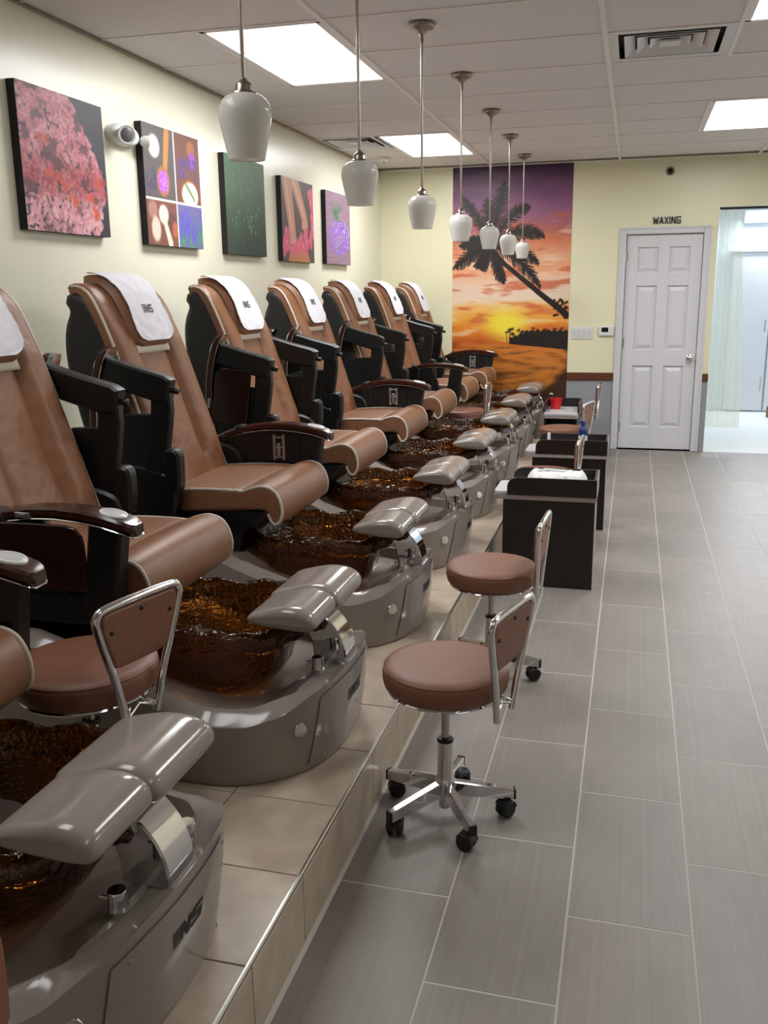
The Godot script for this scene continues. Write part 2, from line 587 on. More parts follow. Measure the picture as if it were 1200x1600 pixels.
func make_ceiling(RX: float, FZ: float) -> void:
	var ce := struct_box("ceiling", Vector3(WX - 0.12, H + 0.09, BZ - 0.12), Vector3(RX + 0.12, H + 0.2, FZ + 0.12), M.plenum)
	var rows := []
	var z := -4.17 + 0.605 * 9
	while z > BZ - 0.3:
		rows.append(z)
		z -= 0.605
	var bays := [[WX, -1.385], [-1.385, -0.195], [-0.195, 1.005], [1.005, 2.195], [2.195, 3.395], [3.395, RX]]
	var holes := [[-1.985, -1.385, -4.17, -5.38], [-1.985, -1.385, -7.195, -8.405], [0.405, 1.005, -3.565, -4.775], [0.405, 1.005, -6.59, -7.8], [-1.985, -1.385, -1.145, -2.355], [0.405, 1.005, -0.54, -1.75], [2.795, 3.395, -4.17, -5.38], [2.795, 3.395, -7.195, -8.405], [-0.195, 0.405, -4.775, -5.38], [WX, -1.985, -7.195, -7.8]]
	var meshes := {}
	for i in rows.size() - 1:
		var za: float = minf(rows[i], FZ)
		var zb: float = maxf(rows[i + 1], BZ)
		if za - zb < 0.02: continue
		for bay in bays:
			var spans := [[bay[0], bay[1]]]
			for h in holes:
				if h[2] > zb + 0.05 and h[3] < za - 0.05:
					var nx := []
					for s in spans:
						if h[0] < s[1] - 0.01 and h[1] > s[0] + 0.01:
							if h[0] - s[0] > 0.03: nx.append([s[0], h[0]])
							if s[1] - h[1] > 0.03: nx.append([h[1], s[1]])
						else:
							nx.append(s)
					spans = nx
			for s in spans:
				var w: float = s[1] - s[0]
				var key := "%.3f_%.3f" % [w, za - zb]
				if not meshes.has(key):
					var t := MB.new()
					t.box(Vector3(0, 0.011, 0), Vector3(w - 0.004, 0.014, za - zb - 0.004), 0.002)
					meshes[key] = t.commit(30.0)
				part("ceiling_tile", meshes[key], M.ceiling_tile, ce).position = Vector3((s[0] + s[1]) * 0.5, H, (za + zb) * 0.5)
	# grid bars
	for bay in bays:
		if bay[1] < RX - 0.01:
			var m := MB.new()
			m.box(Vector3(bay[1], H + 0.001, (FZ + BZ) * 0.5), Vector3(0.024, 0.010, FZ - BZ), 0.001)
			part("grid_bar", m, M.ceiling_grid, ce)
	for h in holes:
		for xx in [h[0], h[1]]:
			if xx > WX + 0.1 and not (xx in [-1.385, -0.195, 1.005, 3.395]):
				var m := MB.new()
				m.box(Vector3(xx, H + 0.001, (h[2] + h[3]) * 0.5), Vector3(0.020, 0.010, h[2] - h[3]), 0.001)
				part("grid_bar", m, M.ceiling_grid, ce)
	for zz in rows:
		if zz < BZ or zz > FZ: continue
		for bay in bays:
			var a: float = bay[0]
			var e: float = bay[1]
			for h in holes:
				if h[2] > zz + 0.01 and h[3] < zz - 0.01 and h[0] >= a - 0.01 and h[1] <= e + 0.01:
					if absf(h[1] - e) < 0.01: e = h[0]
					elif absf(h[0] - a) < 0.01: a = h[1]
			if e - a < 0.05: continue
			var m := MB.new()
			m.box(Vector3((a + e) * 0.5, H + 0.002, zz), Vector3(e - a, 0.008, 0.014), 0.001)
			part("grid_bar", m, M.ceiling_grid, ce)
	# wall angle along the left and back wall
	var ang := MB.new()
	ang.box(Vector3(WX + 0.01, H - 0.003, (FZ + BZ) * 0.5), Vector3(0.02, 0.012, FZ - BZ), 0.001)
	part("wall_angle", ang, M.nickel, ce)
	ang = MB.new()
	ang.box(Vector3((WX + RX) * 0.5, H - 0.002, BZ + 0.01), Vector3(RX - WX, 0.010, 0.02), 0.001)
	part("wall_angle", ang, M.ceiling_grid, ce)
	# air vents: nested square louvres
	vent(Vector3(0.105, H, -5.0775), "square white ceiling air vent with nested louvres over the aisle")
	vent(Vector3(-2.235, H, -7.4975), "square white ceiling air vent close to the wall of canvas prints", 0.82)

func vent(c: Vector3, label: String, sx := 1.0) -> void:
	var t := base("ceiling_vent", c)
	tag(t, label, "air vent", "square ceiling air vents")
	var bk := MB.new()
	bk.box(Vector3(0, 0.075, 0), Vector3(0.59 * sx, 0.01, 0.59))
	part("backing", bk, M.vent_dark, t)
	var sizes := [0.292, 0.215, 0.155, 0.095]
	for i in 4:
		var s: float = sizes[i]
		var m := MB.new()
		# sloping square ring: outer edge low, inner edge high
		var lo := -0.004 + i * 0.004 if i > 0 else 0.0
		var wdt: float = 0.05 if i > 0 else 0.05
		var r0 := PackedVector3Array()
		var r1 := PackedVector3Array()
		var r2 := PackedVector3Array()
		for k in 4:
			var a := PI / 4 + k * PI / 2
			var d := Vector3(signf(sin(a)) * sx, 0, signf(cos(a)))
			r0.append(d * s + Vector3(0, lo, 0))
			r1.append(d * (s - wdt) + Vector3(0, lo + (0.028 if i > 0 else 0.004), 0))
			r2.append(d * s + Vector3(0, lo + 0.004, 0))
		m.loft([r1, r0, r2, r1], true, false, false)
		part("louvre" if i > 0 else "frame", m, M.white_trim, t, 20.0)
	var cp := MB.new()
	cp.box(Vector3(0, 0.006, 0), Vector3(0.10 * sx, 0.006, 0.10), 0.002)
	part("centre_plate", cp, M.white_trim, t)

func make_door() -> void:
	var z := BZ
	# casing
	var n := 2
	for s in [[-0.165, -0.100, 0.0, 2.085], [0.585, 0.652, 0.0, 2.085]]:
		n += 1
		var m := MB.new()
		m.box(Vector3((s[0] + s[1]) * 0.5, (s[2] + s[3]) * 0.5, z + 0.012), Vector3(s[1] - s[0], s[3] - s[2], 0.026), 0.006)
		var lip: float = s[0] + 0.012 if s[0] < 0 else s[1] - 0.012
		m.box(Vector3(lip, (s[2] + s[3]) * 0.5, z + 0.026), Vector3(0.018, s[3] - s[2] - 0.004, 0.010), 0.003)
		tag(top("trim_%d" % n, m, M.white_trim), "", "", "", "structure")
	var hd := MB.new()
	hd.box(Vector3(0.2425, 2.055, z + 0.013), Vector3(0.685, 0.062, 0.026), 0.006)
	hd.box(Vector3(0.2425, 2.078, z + 0.028), Vector3(0.80, 0.016, 0.010), 0.003)
	tag(top("trim_5", hd, M.white_trim), "", "", "", "structure")
	# door slab with stiles, rails and raised panels
	var d := base("door_1", Vector3(-0.096, 0.012, z - 0.030))
	tag(d, "", "", "", "structure")
	var W := 0.678
	var HT := 2.008
	var bk := MB.new()
	bk.box(Vector3(W / 2, HT / 2, -0.008), Vector3(W, HT, 0.02))
	part("door_core", bk, M.white_paint, d)
	var xs := [0.0, 0.105, 0.290, 0.388, 0.573, W]
	var ys := [0.0, 0.215, 0.80, 0.955, 1.545, 1.665, 1.895, HT]
	var fr := MB.new()
	for i in [0, 2, 4]:
		fr.box(Vector3((xs[i] + xs[i + 1]) / 2, HT / 2, 0.010), Vector3(xs[i + 1] - xs[i], HT, 0.020), 0.0035)
	for j in [0, 2, 4, 6]:
		for i in [1, 3]:
			fr.box(Vector3((xs[i] + xs[i + 1]) / 2, (ys[j] + ys[j + 1]) / 2, 0.010), Vector3(xs[i + 1] - xs[i] + 0.006, ys[j + 1] - ys[j], 0.0199), 0.0035)
	part("door_frame", fr, M.white_paint, d, 20.0)
	for j in [1, 3, 5]:
		for i in [1, 3]:
			var p := MB.new()
			var rings := []
			for e in [[0.012, 0.001], [0.014, 0.004], [0.044, 0.016], [0.046, 0.016]]:
				var x0: float = xs[i] + e[0]
				var x1: float = xs[i + 1] - e[0]
				var y0: float = ys[j] + e[0]
				var y1: float = ys[j + 1] - e[0]
				rings.append(PackedVector3Array([Vector3(x0, y0, e[1]), Vector3(x1, y0, e[1]), Vector3(x1, y1, e[1]), Vector3(x0, y1, e[1])]))
			p.loft(rings, true, false, true)
			part("door_panel", p, M.white_paint, d, 12.0)
	for y in [0.21, 1.02, 1.82]:
		var hg := MB.new()
		hg.xf = Transform3D(Basis(), Vector3(-0.003, y, 0.024))
		hg.lathe(V2([0.008, -0.05, 0.008, 0.05]), 10)
		hg.box(Vector3(0.006, 0, -0.004), Vector3(0.026, 0.092, 0.004))
		part("hinge", hg, M.steel, d)
	var kn := MB.new()
	kn.xf = Transform3D(Basis(Vector3.RIGHT, PI / 2), Vector3(0.625, 0.88, 0.02))
	kn.lathe(V2([0.033, 0.0, 0.033, 0.006, 0.016, 0.012, 0.013, 0.03, 0.024, 0.04, 0.029, 0.052, 0.026, 0.064, 0.012, 0.070, 0.0, 0.070]), 20)
	part("door_knob", kn, M.chrome, d)
	# dark room behind the gap
	struct_box("wall_closet", Vector3(-0.2, 0, BZ - 0.5), Vector3(0.68, 2.2, BZ - 0.13), M.plenum)

func make_corridor() -> void:
	var z0 := BZ - 0.0
	var z1 := -12.4
	var x0 := 0.70
	var x1 := 3.0
	struct_box("floor_corridor", Vector3(x0 - 0.1, -0.1, z1), Vector3(x1, 0.0, z0), M.pale_floor)
	struct_box("wall_corridor_left", Vector3(x0 - 0.12, 0, z1), Vector3(x0 - 0.004, 2.7, z0 - 0.12), M.cool_white)
	struct_box("wall_corridor_right", Vector3(x1, 0, z1), Vector3(x1 + 0.1, 2.7, z0 - 0.12), M.cool_white)
	struct_box("wall_corridor_back", Vector3(x0 - 0.12, 0, z1 - 0.1), Vector3(x1 + 0.1, 2.7, z1), M.cool_white)
	struct_box("ceiling_corridor", Vector3(x0 - 0.12, 2.7, z1 - 0.1), Vector3(x1 + 0.1, 2.8, z0 - 0.12), M.white_paint)
	# lamp on the corridor's end wall
	var t := base("wall_lamp", Vector3(1.86, 2.37, z1 + 0.04))
	tag(t, "long white tube lamp high on the end wall of the bright back room", "lamp")
	var bk := MB.new()
	bk.box(Vector3(0, 0, -0.025), Vector3(1.24, 0.15, 0.03), 0.004)
	part("housing", bk, M.white_plastic, t)
	var ln := MB.new()
	ln.box(Vector3(0, 0, 0.01), Vector3(1.20, 0.12, 0.05), 0.015)
	part("lamp_cover", ln, M.cool_lens, t)
	var a := AreaLight3D.new()
	a.name = "corridor_light"
	a.area_size = Vector2(1.2, 0.12)
	a.light_energy = 6.0
	a.light_color = Color(0.94, 0.97, 1.0)
	a.shadow_enabled = true
	a.area_range = 12.0
	a.rotation = Vector3(-1.15, PI, 0)
	a.position = Vector3(0, 0, 0.045)
	t.add_child(a)
	# tall white cabinet door on that wall
	var dz := z1 + 0.0
	var d := base("door_2", Vector3(1.30, 0.02, dz))
	tag(d, "", "", "", "structure")
	var m := MB.new()
	m.box(Vector3(0.08, 0.965, 0.02), Vector3(0.46, 1.93, 0.04), 0.005)
	part("door_leaf", m, M.white_paint, d)
	m = MB.new()
	m.box(Vector3(0.56, 0.965, 0.02), Vector3(0.46, 1.93, 0.04), 0.005)
	part("door_leaf", m, M.white_paint, d)
	m = MB.new()
	m.tube(PackedVector3Array([Vector3(0.27, 0.98, 0.04), Vector3(0.27, 0.98, 0.075), Vector3(0.27, 1.12, 0.075), Vector3(0.27, 1.12, 0.04)]), 0.006, 6)
	m.tube(PackedVector3Array([Vector3(0.27, 0.25, 0.04), Vector3(0.27, 0.25, 0.075), Vector3(0.27, 0.42, 0.075), Vector3(0.27, 0.42, 0.04)]), 0.006, 6)
	part("door_handle", m, M.steel, d)
	m = MB.new()
	m.box(Vector3(0.32, 1.948, 0.025), Vector3(1.0, 0.03, 0.05), 0.005)
	part("door_head", m, M.white_trim, d)
	# small brown box on the floor there
	var cb := MB.new()
	cb.box(Vector3(0, 0.06, 0), Vector3(0.2, 0.12, 0.16), 0.004)
	var co := top("cardboard_box", cb, M.cardboard)
	co.position = Vector3(1.72, 0.0, -11.9)
	var fp := MB.new()
	fp.box(Vector3(0, 0.125, 0.03), Vector3(0.19, 0.006, 0.07), 0.001)
	part("flap", fp, M.cardboard, co)
	tag(co, "small brown box on the pale floor of the back room", "box")
	# curtain and rod in the opening
	var rod := MB.new()
	rod.tube(PackedVector3Array([Vector3(0.708, 2.232, BZ - 0.02), Vector3(1.898, 2.232, BZ - 0.02)]), 0.011, 10)
	var ro := top("curtain_rod", rod, M.sign_black)
	tag(ro, "thin black curtain rod across the top of the open doorway", "curtain rod")
	var cu := MB.new()
	var rows := []
	var nx := 64
	for j in 21:
		var f := j / 20.0
		var y := lerpf(2.228, 0.235, f)
		var xa := lerpf(0.722, 0.705, f)
		var xb := lerpf(0.925, 1.015, smoothstep(0.0, 1.0, f))
		var r := PackedVector3Array()
		for i in nx + 1:
			var s := i / float(nx)
			var amp := lerpf(0.010, 0.022, f)
			var zz := BZ - 0.03 + amp * sin(s * 26.0 + 0.6 * sin(f * 3.0)) + 0.003 * sin(s * 61.0 + f * 2.0)
			r.append(Vector3(lerpf(xa, xb, s) + 0.006 * sin(s * 60.0), y, zz))
		rows.append(r)
	cu.loft(rows, false, false, false)
	var c := top("sheer_curtain", cu, M.sheer, 80.0)
	tag(c, "sheer pale curtain gathered at one side of the open doorway", "curtain")

# ------------------------------------------------------------------ pedicure spa
# Shapes below use x and y of the room and z relative to the unit's middle; SO moves them to the unit's own origin.
const SO := Vector3(1.5, -0.205, 0.0)

func sb() -> MB:
	var m := MB.new()
	m.off = SO
	return m

func rim_y(x: float) -> float:
	return interp([-2.2, -1.62, -1.50, -1.40, -1.25, -1.10, -0.97, -0.88, -0.80, -0.76], [0.56, 0.575, 0.545, 0.48, 0.410, 0.386, 0.388, 0.408, 0.452, 0.474], x)

func deck_y(x: float, z: float) -> float:
	var xb := x - 0.05 * smoothstep(0.08, 0.24, absf(z))
	return interp([-2.2, -1.5, -1.40, -1.28, -1.0, -0.95, -0.885, -0.7], [0.54, 0.53, 0.455, 0.385, 0.372, 0.388, 0.473, 0.476], xb)

func outline(phi: float, af: float, ar: float, b: float, n: float) -> Vector2:
	var c := sin(phi)
	var s := cos(phi)
	var a := af if c > 0 else ar
	var nn := n if c > 0 else 5.0
	return Vector2(-1.10 + a * signf(c) * pow(absf(c), 2.0 / nn), b * signf(s) * pow(absf(s), 2.0 / nn))

func wall_pt(phi: float, t: float, o := 0.0) -> Vector3:
	var k := sin(t * PI * 0.5)
	var p := outline(phi, lerpf(0.322, 0.342, k) + o, 1.02, lerpf(0.383, 0.390, k) + o, lerpf(2.25, 2.55, k))
	return Vector3(p.x, lerpf(PY, rim_y(p.x), t), p.y)

func spa_body() -> MB:
	var m := sb()
	var N := 96
	var rings := []
	for e in [0.0, 0.04, 0.2, 0.4, 0.6, 0.8, 0.94, 1.0]:
		var r := PackedVector3Array()
		for i in N:
			r.append(wall_pt(TAU * i / N, e, -0.006 if e == 0.0 else 0.0))
		rings.append(r)
	for e in [[0.006, 0.006], [0.030, 0.024], [0.052, 0.033], [0.058, 0.031], [0.066, -1.0], [0.12, -1.0], [0.20, -1.0], [0.28, -1.0], [0.36, -1.0]]:
		var ins: float = e[0]
		var r := PackedVector3Array()
		for i in N:
			var p := outline(TAU * i / N, 0.342 - ins, 1.02 - ins, 0.390 - ins, 2.55)
			var lift := smoothstep(-0.76, -0.90, p.x)
			var y := minf(rim_y(p.x) + maxf(e[1], 0.0) * lerpf(0.12, 1.0, lift), 0.478)
			if p.x < -1.2: y = rim_y(p.x) + maxf(e[1], 0.0)
			if e[1] < 0:
				y = deck_y(p.x, p.y) - 0.02 * smoothstep(0.06, 0.3, ins) * smoothstep(-0.85, -0.98, p.x)
				y = minf(y, rim_y(p.x) + 0.03)
			r.append(Vector3(p.x, y, p.y))
		rings.append(r)
	m.loft(rings, true, true, true)
	return m

func bowl_mesh() -> MB:
	var m := sb()
	var N := 132
	var nz := FastNoiseLite.new()
	nz.seed = 3
	nz.frequency = 3.2
	# (scale of the rim outline, y): outside up, lip over, inside down
	var prof := [[0.60, 0.372], [0.70, 0.385], [0.78, 0.42], [0.84, 0.47], [0.89, 0.515], [0.935, 0.538], [0.99, 0.545], [1.04, 0.558], [1.06, 0.578], [1.045, 0.598], [1.0, 0.610], [0.955, 0.604], [0.925, 0.585], [0.885, 0.55], [0.845, 0.515], [0.80, 0.47], [0.74, 0.425], [0.66, 0.398], [0.55, 0.388]]
	var rings := []
	for k in prof.size():
		var q: Array = prof[k]
		var r := PackedVector3Array()
		for i in N:
			var a := TAU * i / N
			var c := sin(a)
			var s := cos(a)
			var rx := 0.27 if c > 0 else 0.30
			var x: float = -1.20 + rx * signf(c) * pow(absf(c), 0.88) * q[0]
			var z: float = -0.015 + 0.262 * signf(s) * pow(absf(s), 0.88) * q[0]
			var rimk := smoothstep(0.88, 1.0, q[0])
			var w := 0.011 * sin(a * 5.0 + 0.7) * rimk + 0.0055 * sin(a * 19.0 + 2.0 * sin(a * 3.0)) * rimk
			var lump := 0.010 * nz.get_noise_3d(x * 3.0, q[1] * 3.0, z * 3.0) + 0.004 * nz.get_noise_3d(x * 9.0, q[1] * 9.0, z * 9.0)
			# a drooping front lip
			var tail := exp(-pow((a - PI * 0.5 + 0.35) / 0.30, 2.0)) * rimk
			x += tail * 0.035
			var dirv := Vector3(sin(a), 0, cos(a))
			r.append(Vector3(x, q[1] - 0.016 * rimk + w + lump * 0.6, z) + dirv * lump)
		rings.append(r)
	m.loft(rings, true, true, true)
	return m

func spout_mesh() -> MB:
	# twisted glass neck from the bowl's lip up to the chrome arch
	var m := sb()
	var rings := []
	var p0 := Vector3(-0.955, 0.545, 0.140)
	var p1 := Vector3(-0.822, 0.602, 0.074)
	for i in 25:
		var t := i / 24.0
		var c := p0.lerp(p1, t) + Vector3(0, 0.012 * sin(t * PI), 0)
		var ax := (p1 - p0).normalized()
		var n := ax.cross(Vector3.UP).normalized()
		var b := ax.cross(n)
		var r := PackedVector3Array()
		for k in 16:
			var a := TAU * k / 16
			var rad := 0.021 + 0.0055 * sin(2.0 * a + t * 15.0) + 0.0025 * sin(t * 30.0)
			r.append(c + (n * cos(a) + b * sin(a)) * rad)
		rings.append(r)
	m.loft(rings)
	return m

func pillar_mesh() -> MB:
	var m := sb()
	var outer := PackedVector2Array()
	var inner := PackedVector2Array()
	for i in 15:
		var a := deg_to_rad(lerpf(-4.0, 96.0, i / 14.0))
		outer.append(Vector2(-0.925 + 0.152 * cos(a), 0.470 + 0.162 * sin(a)))
		inner.append(Vector2(-0.945 + 0.072 * cos(a), 0.470 + 0.120 * sin(a)))
	inner.reverse()
	outer.append_array(inner)
	m.prism(outer, -0.050, 0.050, 0.004)
	return m

func pad_mesh(z0: float, z1: float, grow: float, tip_in: float) -> MB:
	# foot cushion: section in xy, tip over the bowl, swelling towards the aisle, rounded at the ends
	var m := sb()
	var sec := smooth2(V2([-1.012, 0.640, -1.002, 0.654, -0.96, 0.668, -0.90, 0.681, -0.85, 0.679, -0.818, 0.663, -0.806, 0.638, -0.814, 0.620, -0.84, 0.612, -0.91, 0.614, -0.98, 0.622, -1.006, 0.629, -1.012, 0.640]), 4)
	sec.remove_at(sec.size() - 1)
	sec.reverse()
	if Geometry2D.is_polygon_clockwise(sec): sec.reverse()
	var c := Vector2(-0.91, 0.648)
	var rings := []
	var K := 19
	for i in K:
		var t := 0.5 - 0.5 * cos(PI * i / float(K - 1))
		var z := lerpf(z0, z1, t)
		var d := minf(t, 1.0 - t) * absf(z1 - z0)
		var rr := 0.028
		var k := sqrt(maxf(0.0, 1.0 - pow(maxf(0.0, (rr - d) / rr), 2.0)))
		var r := PackedVector3Array()
		for p in sec:
			var q := c + (p - c) * grow * Vector2(lerpf(0.86, 1.0, k), lerpf(0.35, 1.0, k))
			q.x += tip_in * (1.0 - k) * 0.4
			r.append(Vector3(q.x, q.y, z))
		rings.append(r)
	m.loft(rings)
	return m

func strip_patch(phi0: float, phi1: float, t0: float, t1: float, o: float, nu := 14, nv := 6, skew := 0.0) -> MB:
	# a plate lying on the shell's outer wall
	var m := sb()
	m.has_uv = true
	for i in nu:
		for j in nv:
			var q := []
			var u := []
			for e in [[i, j], [i + 1, j], [i + 1, j + 1], [i, j + 1]]:
				var a := float(e[0]) / nu
				var b := float(e[1]) / nv
				q.append(wall_pt(lerpf(phi0, phi1, a) + skew * (1.0 - b), lerpf(t0, t1, b), o))
				u.append(Vector2(a, 1.0 - b))
			m.quad_uv(q[0], q[1], q[2], q[3], u[0], u[1], u[2], u[3])
	return m

func seat_mesh() -> MB:
	var m := sb()
	var p := smooth2(V2([-1.80, 0.775, -1.62, 0.790, -1.47, 0.793, -1.432, 0.790, -1.40, 0.802, -1.35, 0.812, -1.305, 0.797, -1.277, 0.758, -1.268, 0.710, -1.280, 0.668, -1.306, 0.656, -1.322, 0.672, -1.332, 0.700, -1.37, 0.712, -1.50, 0.702, -1.68, 0.692, -1.80, 0.695]), 4)
	if Geometry2D.is_polygon_clockwise(p): p.reverse()
	var c := Vector2(-1.5, 0.74)
	var rings := []
	for e in [[-0.279, 0.014], [-0.274, 0.004], [-0.264, 0.0], [-0.18, -0.003], [0.0, -0.005], [0.18, -0.003], [0.264, 0.0], [0.274, 0.004], [0.279, 0.014]]:
		var q := MB.inset(p, e[1])
		var r := PackedVector3Array()
		for k in q: r.append(Vector3(k.x, k.y, e[0]))
		rings.append(r)
	m.loft(rings)
	return m

func seat_piping(s: float) -> MB:
	var m := sb()
	var p := smooth2(V2([-1.785, 0.772, -1.62, 0.786, -1.47, 0.787, -1.432, 0.785, -1.40, 0.797, -1.35, 0.807, -1.305, 0.793, -1.280, 0.756, -1.272, 0.710, -1.283, 0.671, -1.306, 0.660, -1.320, 0.676, -1.330, 0.700]), 4)
	var path := PackedVector3Array()
	for q in p: path.append(Vector3(q.x, q.y, s * 0.276))
	m.tube(path, 0.0058, 6)
	return m

var back_prof: PackedVector2Array
var back_len := []

func back_init() -> void:
	back_prof = smooth2(V2([-1.715, 0.715, -1.752, 0.80, -1.80, 0.93, -1.865, 1.125, -1.915, 1.27, -1.958, 1.40, -1.988, 1.475, -2.02, 1.530, -2.06, 1.565, -2.105, 1.578, -2.14, 1.572]), 5)
	back_len = [0.0]
	for i in back_prof.size() - 1:
		back_len.append(back_len[i] + back_prof[i].distance_to(back_prof[i + 1]))

func back_at(s: float) -> Array:
	var d: float = clampf(s, 0.0, 1.0) * back_len[back_len.size() - 1]
	var i := 0
	while i < back_len.size() - 2 and back_len[i + 1] < d: i += 1
	var f: float = (d - back_len[i]) / (back_len[i + 1] - back_len[i])
	var p := back_prof[i].lerp(back_prof[i + 1], f)
	var a := back_prof[maxi(i - 1, 0)]
	var b := back_prof[mini(i + 2, back_prof.size() - 1)]
	var t := (b - a).normalized()
	return [p, Vector2(t.y, -t.x)]

func half_width(s: float) -> float:
	return 0.277 - 0.022 * smoothstep(0.8, 1.0, s)

func bolster(s: float, w: float) -> float:
	# side wings stand proud of the middle panel, with a stitched groove between
	var a := absf(w)
	var k := smoothstep(0.05, 0.2, s) * smoothstep(0.80, 0.62, s)
	return k * (0.024 * smoothstep(0.11, 0.17, a) * smoothstep(0.30, 0.22, a) - 0.014 * exp(-pow((a - 0.118) / 0.016, 2.0))) + 0.004 * exp(-pow(w / 0.06, 2.0)) * k

func back_pt(s: float, w: float, o := 0.0) -> Vector3:
	var e := back_at(s)
	var p: Vector2 = e[0] + e[1] * (o + bolster(s, w))
	return Vector3(p.x, p.y, w)

func back_pad() -> MB:
	var m := sb()
	var NS := 40
	var rings := []
	for i in NS + 1:
		var s := i / float(NS)
		var hw := half_width(s)
		var r := PackedVector3Array()
		# front from -z to +z, then behind
		for k in 29:
			var w := lerpf(-hw, hw, k / 28.0)
			var ed := (hw - absf(w)) / 0.02
			var o := -0.012 * pow(maxf(0.0, 1.0 - ed), 2.0)
			r.append(back_pt(s, w, o))
		r.append(back_pt(s, hw - 0.002, -0.045))
		r.append(back_pt(s, hw - 0.03, -0.055))
		r.append(back_pt(s, -hw + 0.03, -0.055))
		r.append(back_pt(s, -hw + 0.002, -0.045))
		r.reverse()
		rings.append(r)
	m.loft(rings)
	return m

func back_piping(sg: float) -> MB:
	var m := sb()
	var path := PackedVector3Array()
	for i in 33:
		var s := lerpf(0.0, 0.985, i / 32.0)
		path.append(back_pt(s, sg * (half_width(s) - 0.001), -0.010))
	m.tube(path, 0.0055, 6)
	return m

func wrap_mesh(s0: float, s1: float, hw: float, lift: float, thick: float, corner: float, wave := 0.0) -> MB:
	# a cushion or cloth following the backrest, with rounded lower corners
	var m := sb()
	var NS := 26
	var NW := 22
	var nz := FastNoiseLite.new()
	nz.seed = 9
	nz.frequency = 5.0
	var L: float = (s1 - s0) * back_len[back_len.size() - 1]
	var grid_a := []
	var grid_b := []
	for i in NS + 1:
		var f := i / float(NS)
		var s := lerpf(s0, s1, f)
		var d := f * L
		var h := hw
		if d < corner: h = hw - corner + sqrt(maxf(0.0, corner * corner - pow(corner - d, 2.0)))
		if wave > 0.0: h += 0.006 * sin(f * 9.0)
		var ra := PackedVector3Array()
		var rb := PackedVector3Array()
		for k in NW + 1:
			var w := lerpf(-h, h, k / float(NW))
			var ed := minf(1.0, minf(minf((h - absf(w)) / 0.025, d / 0.025), 1.0))
			var rd := sqrt(maxf(0.0, 1.0 - pow(1.0 - maxf(ed, 0.0), 2.0)))
			var wv := wave * nz.get_noise_2d(w * 4.0, s * 6.0)
			var e := back_at(s)
			var bs := bolster(s, w)
			var lo: float = minf(lift, lift) - bs * 0.8
			var pa: Vector2 = e[0] + e[1] * (bs + lo + thick * (rd if wave == 0.0 else 1.0) + wv)
			var pb: Vector2 = e[0] + e[1] * (bs + lo + (0.0 if wave == 0.0 else wv))
			ra.append(Vector3(pa.x, pa.y, w))
			rb.append(Vector3(pb.x, pb.y, w))
		grid_a.append(ra)
		grid_b.append(rb)
	var rings := []
	for i in NS + 1:
		var r: PackedVector3Array = grid_a[i].duplicate()
		var q: PackedVector3Array = grid_b[i].duplicate()
		q.reverse()
		r.append_array(q)
		r.reverse()
		rings.append(r)
	m.loft(rings)
	return m

func back_shell() -> MB:
	var m := sb()
	# outer edge follows the pad, rear edge bulges behind it
	var front := PackedVector2Array()
	for i in 24:
		var e := back_at(lerpf(0.02, 0.97, i / 23.0))
		front.append(e[0] - e[1] * 0.03)
	var rear := smooth2(V2([-2.145, 1.535, -2.155, 1.50, -2.140, 1.470, -2.160, 1.42, -2.172, 1.36, -2.172, 1.27, -2.155, 1.15, -2.12, 1.0, -2.07, 0.84, -2.0, 0.70, -1.9, 0.66, -1.76, 0.68]), 3)
	var p := front.duplicate()
	p.append_array(rear)
	if Geometry2D.is_polygon_clockwise(p): p.reverse()
	var rings := []
	for e in [[-0.272, 0.030], [-0.268, 0.016], [-0.258, 0.006], [-0.235, 0.0], [0.235, 0.0], [0.258, 0.006], [0.268, 0.016], [0.272, 0.030]]:
		var q := MB.inset(p, e[1])
		var r := PackedVector3Array()
		for k in q: r.append(Vector3(k.x, k.y, e[0]))
		rings.append(r)
	m.loft(rings)
	return m

func side_cover(sg: float) -> MB:
	var m := sb()
	var z0 := 0.284
	var z1 := 0.350
	var p := smooth2(V2([-2.03, 0.62, -1.90, 0.605, -1.76, 0.625, -1.70, 0.68, -1.68, 0.76, -1.70, 0.84, -1.78, 0.875, -1.90, 0.885, -2.01, 0.84]), 3)
	m.prism(p, minf(z0 * sg, z1 * sg), maxf(z0 * sg, z1 * sg), 0.010)
	return m

func side_pad(sg: float) -> MB:
	var m := sb()
	var p := smooth2(V2([-1.715, 0.80, -1.70, 0.78, -1.672, 0.785, -1.658, 0.81, -1.655, 0.92, -1.670, 0.95, -1.70, 0.955, -1.722, 0.94, -1.728, 0.87]), 3)
	var a := 0.300 * sg
	var b := 0.358 * sg
	m.prism(p, minf(a, b), maxf(a, b), 0.010)
	return m

const PIV := Vector2(-1.84, 0.74)

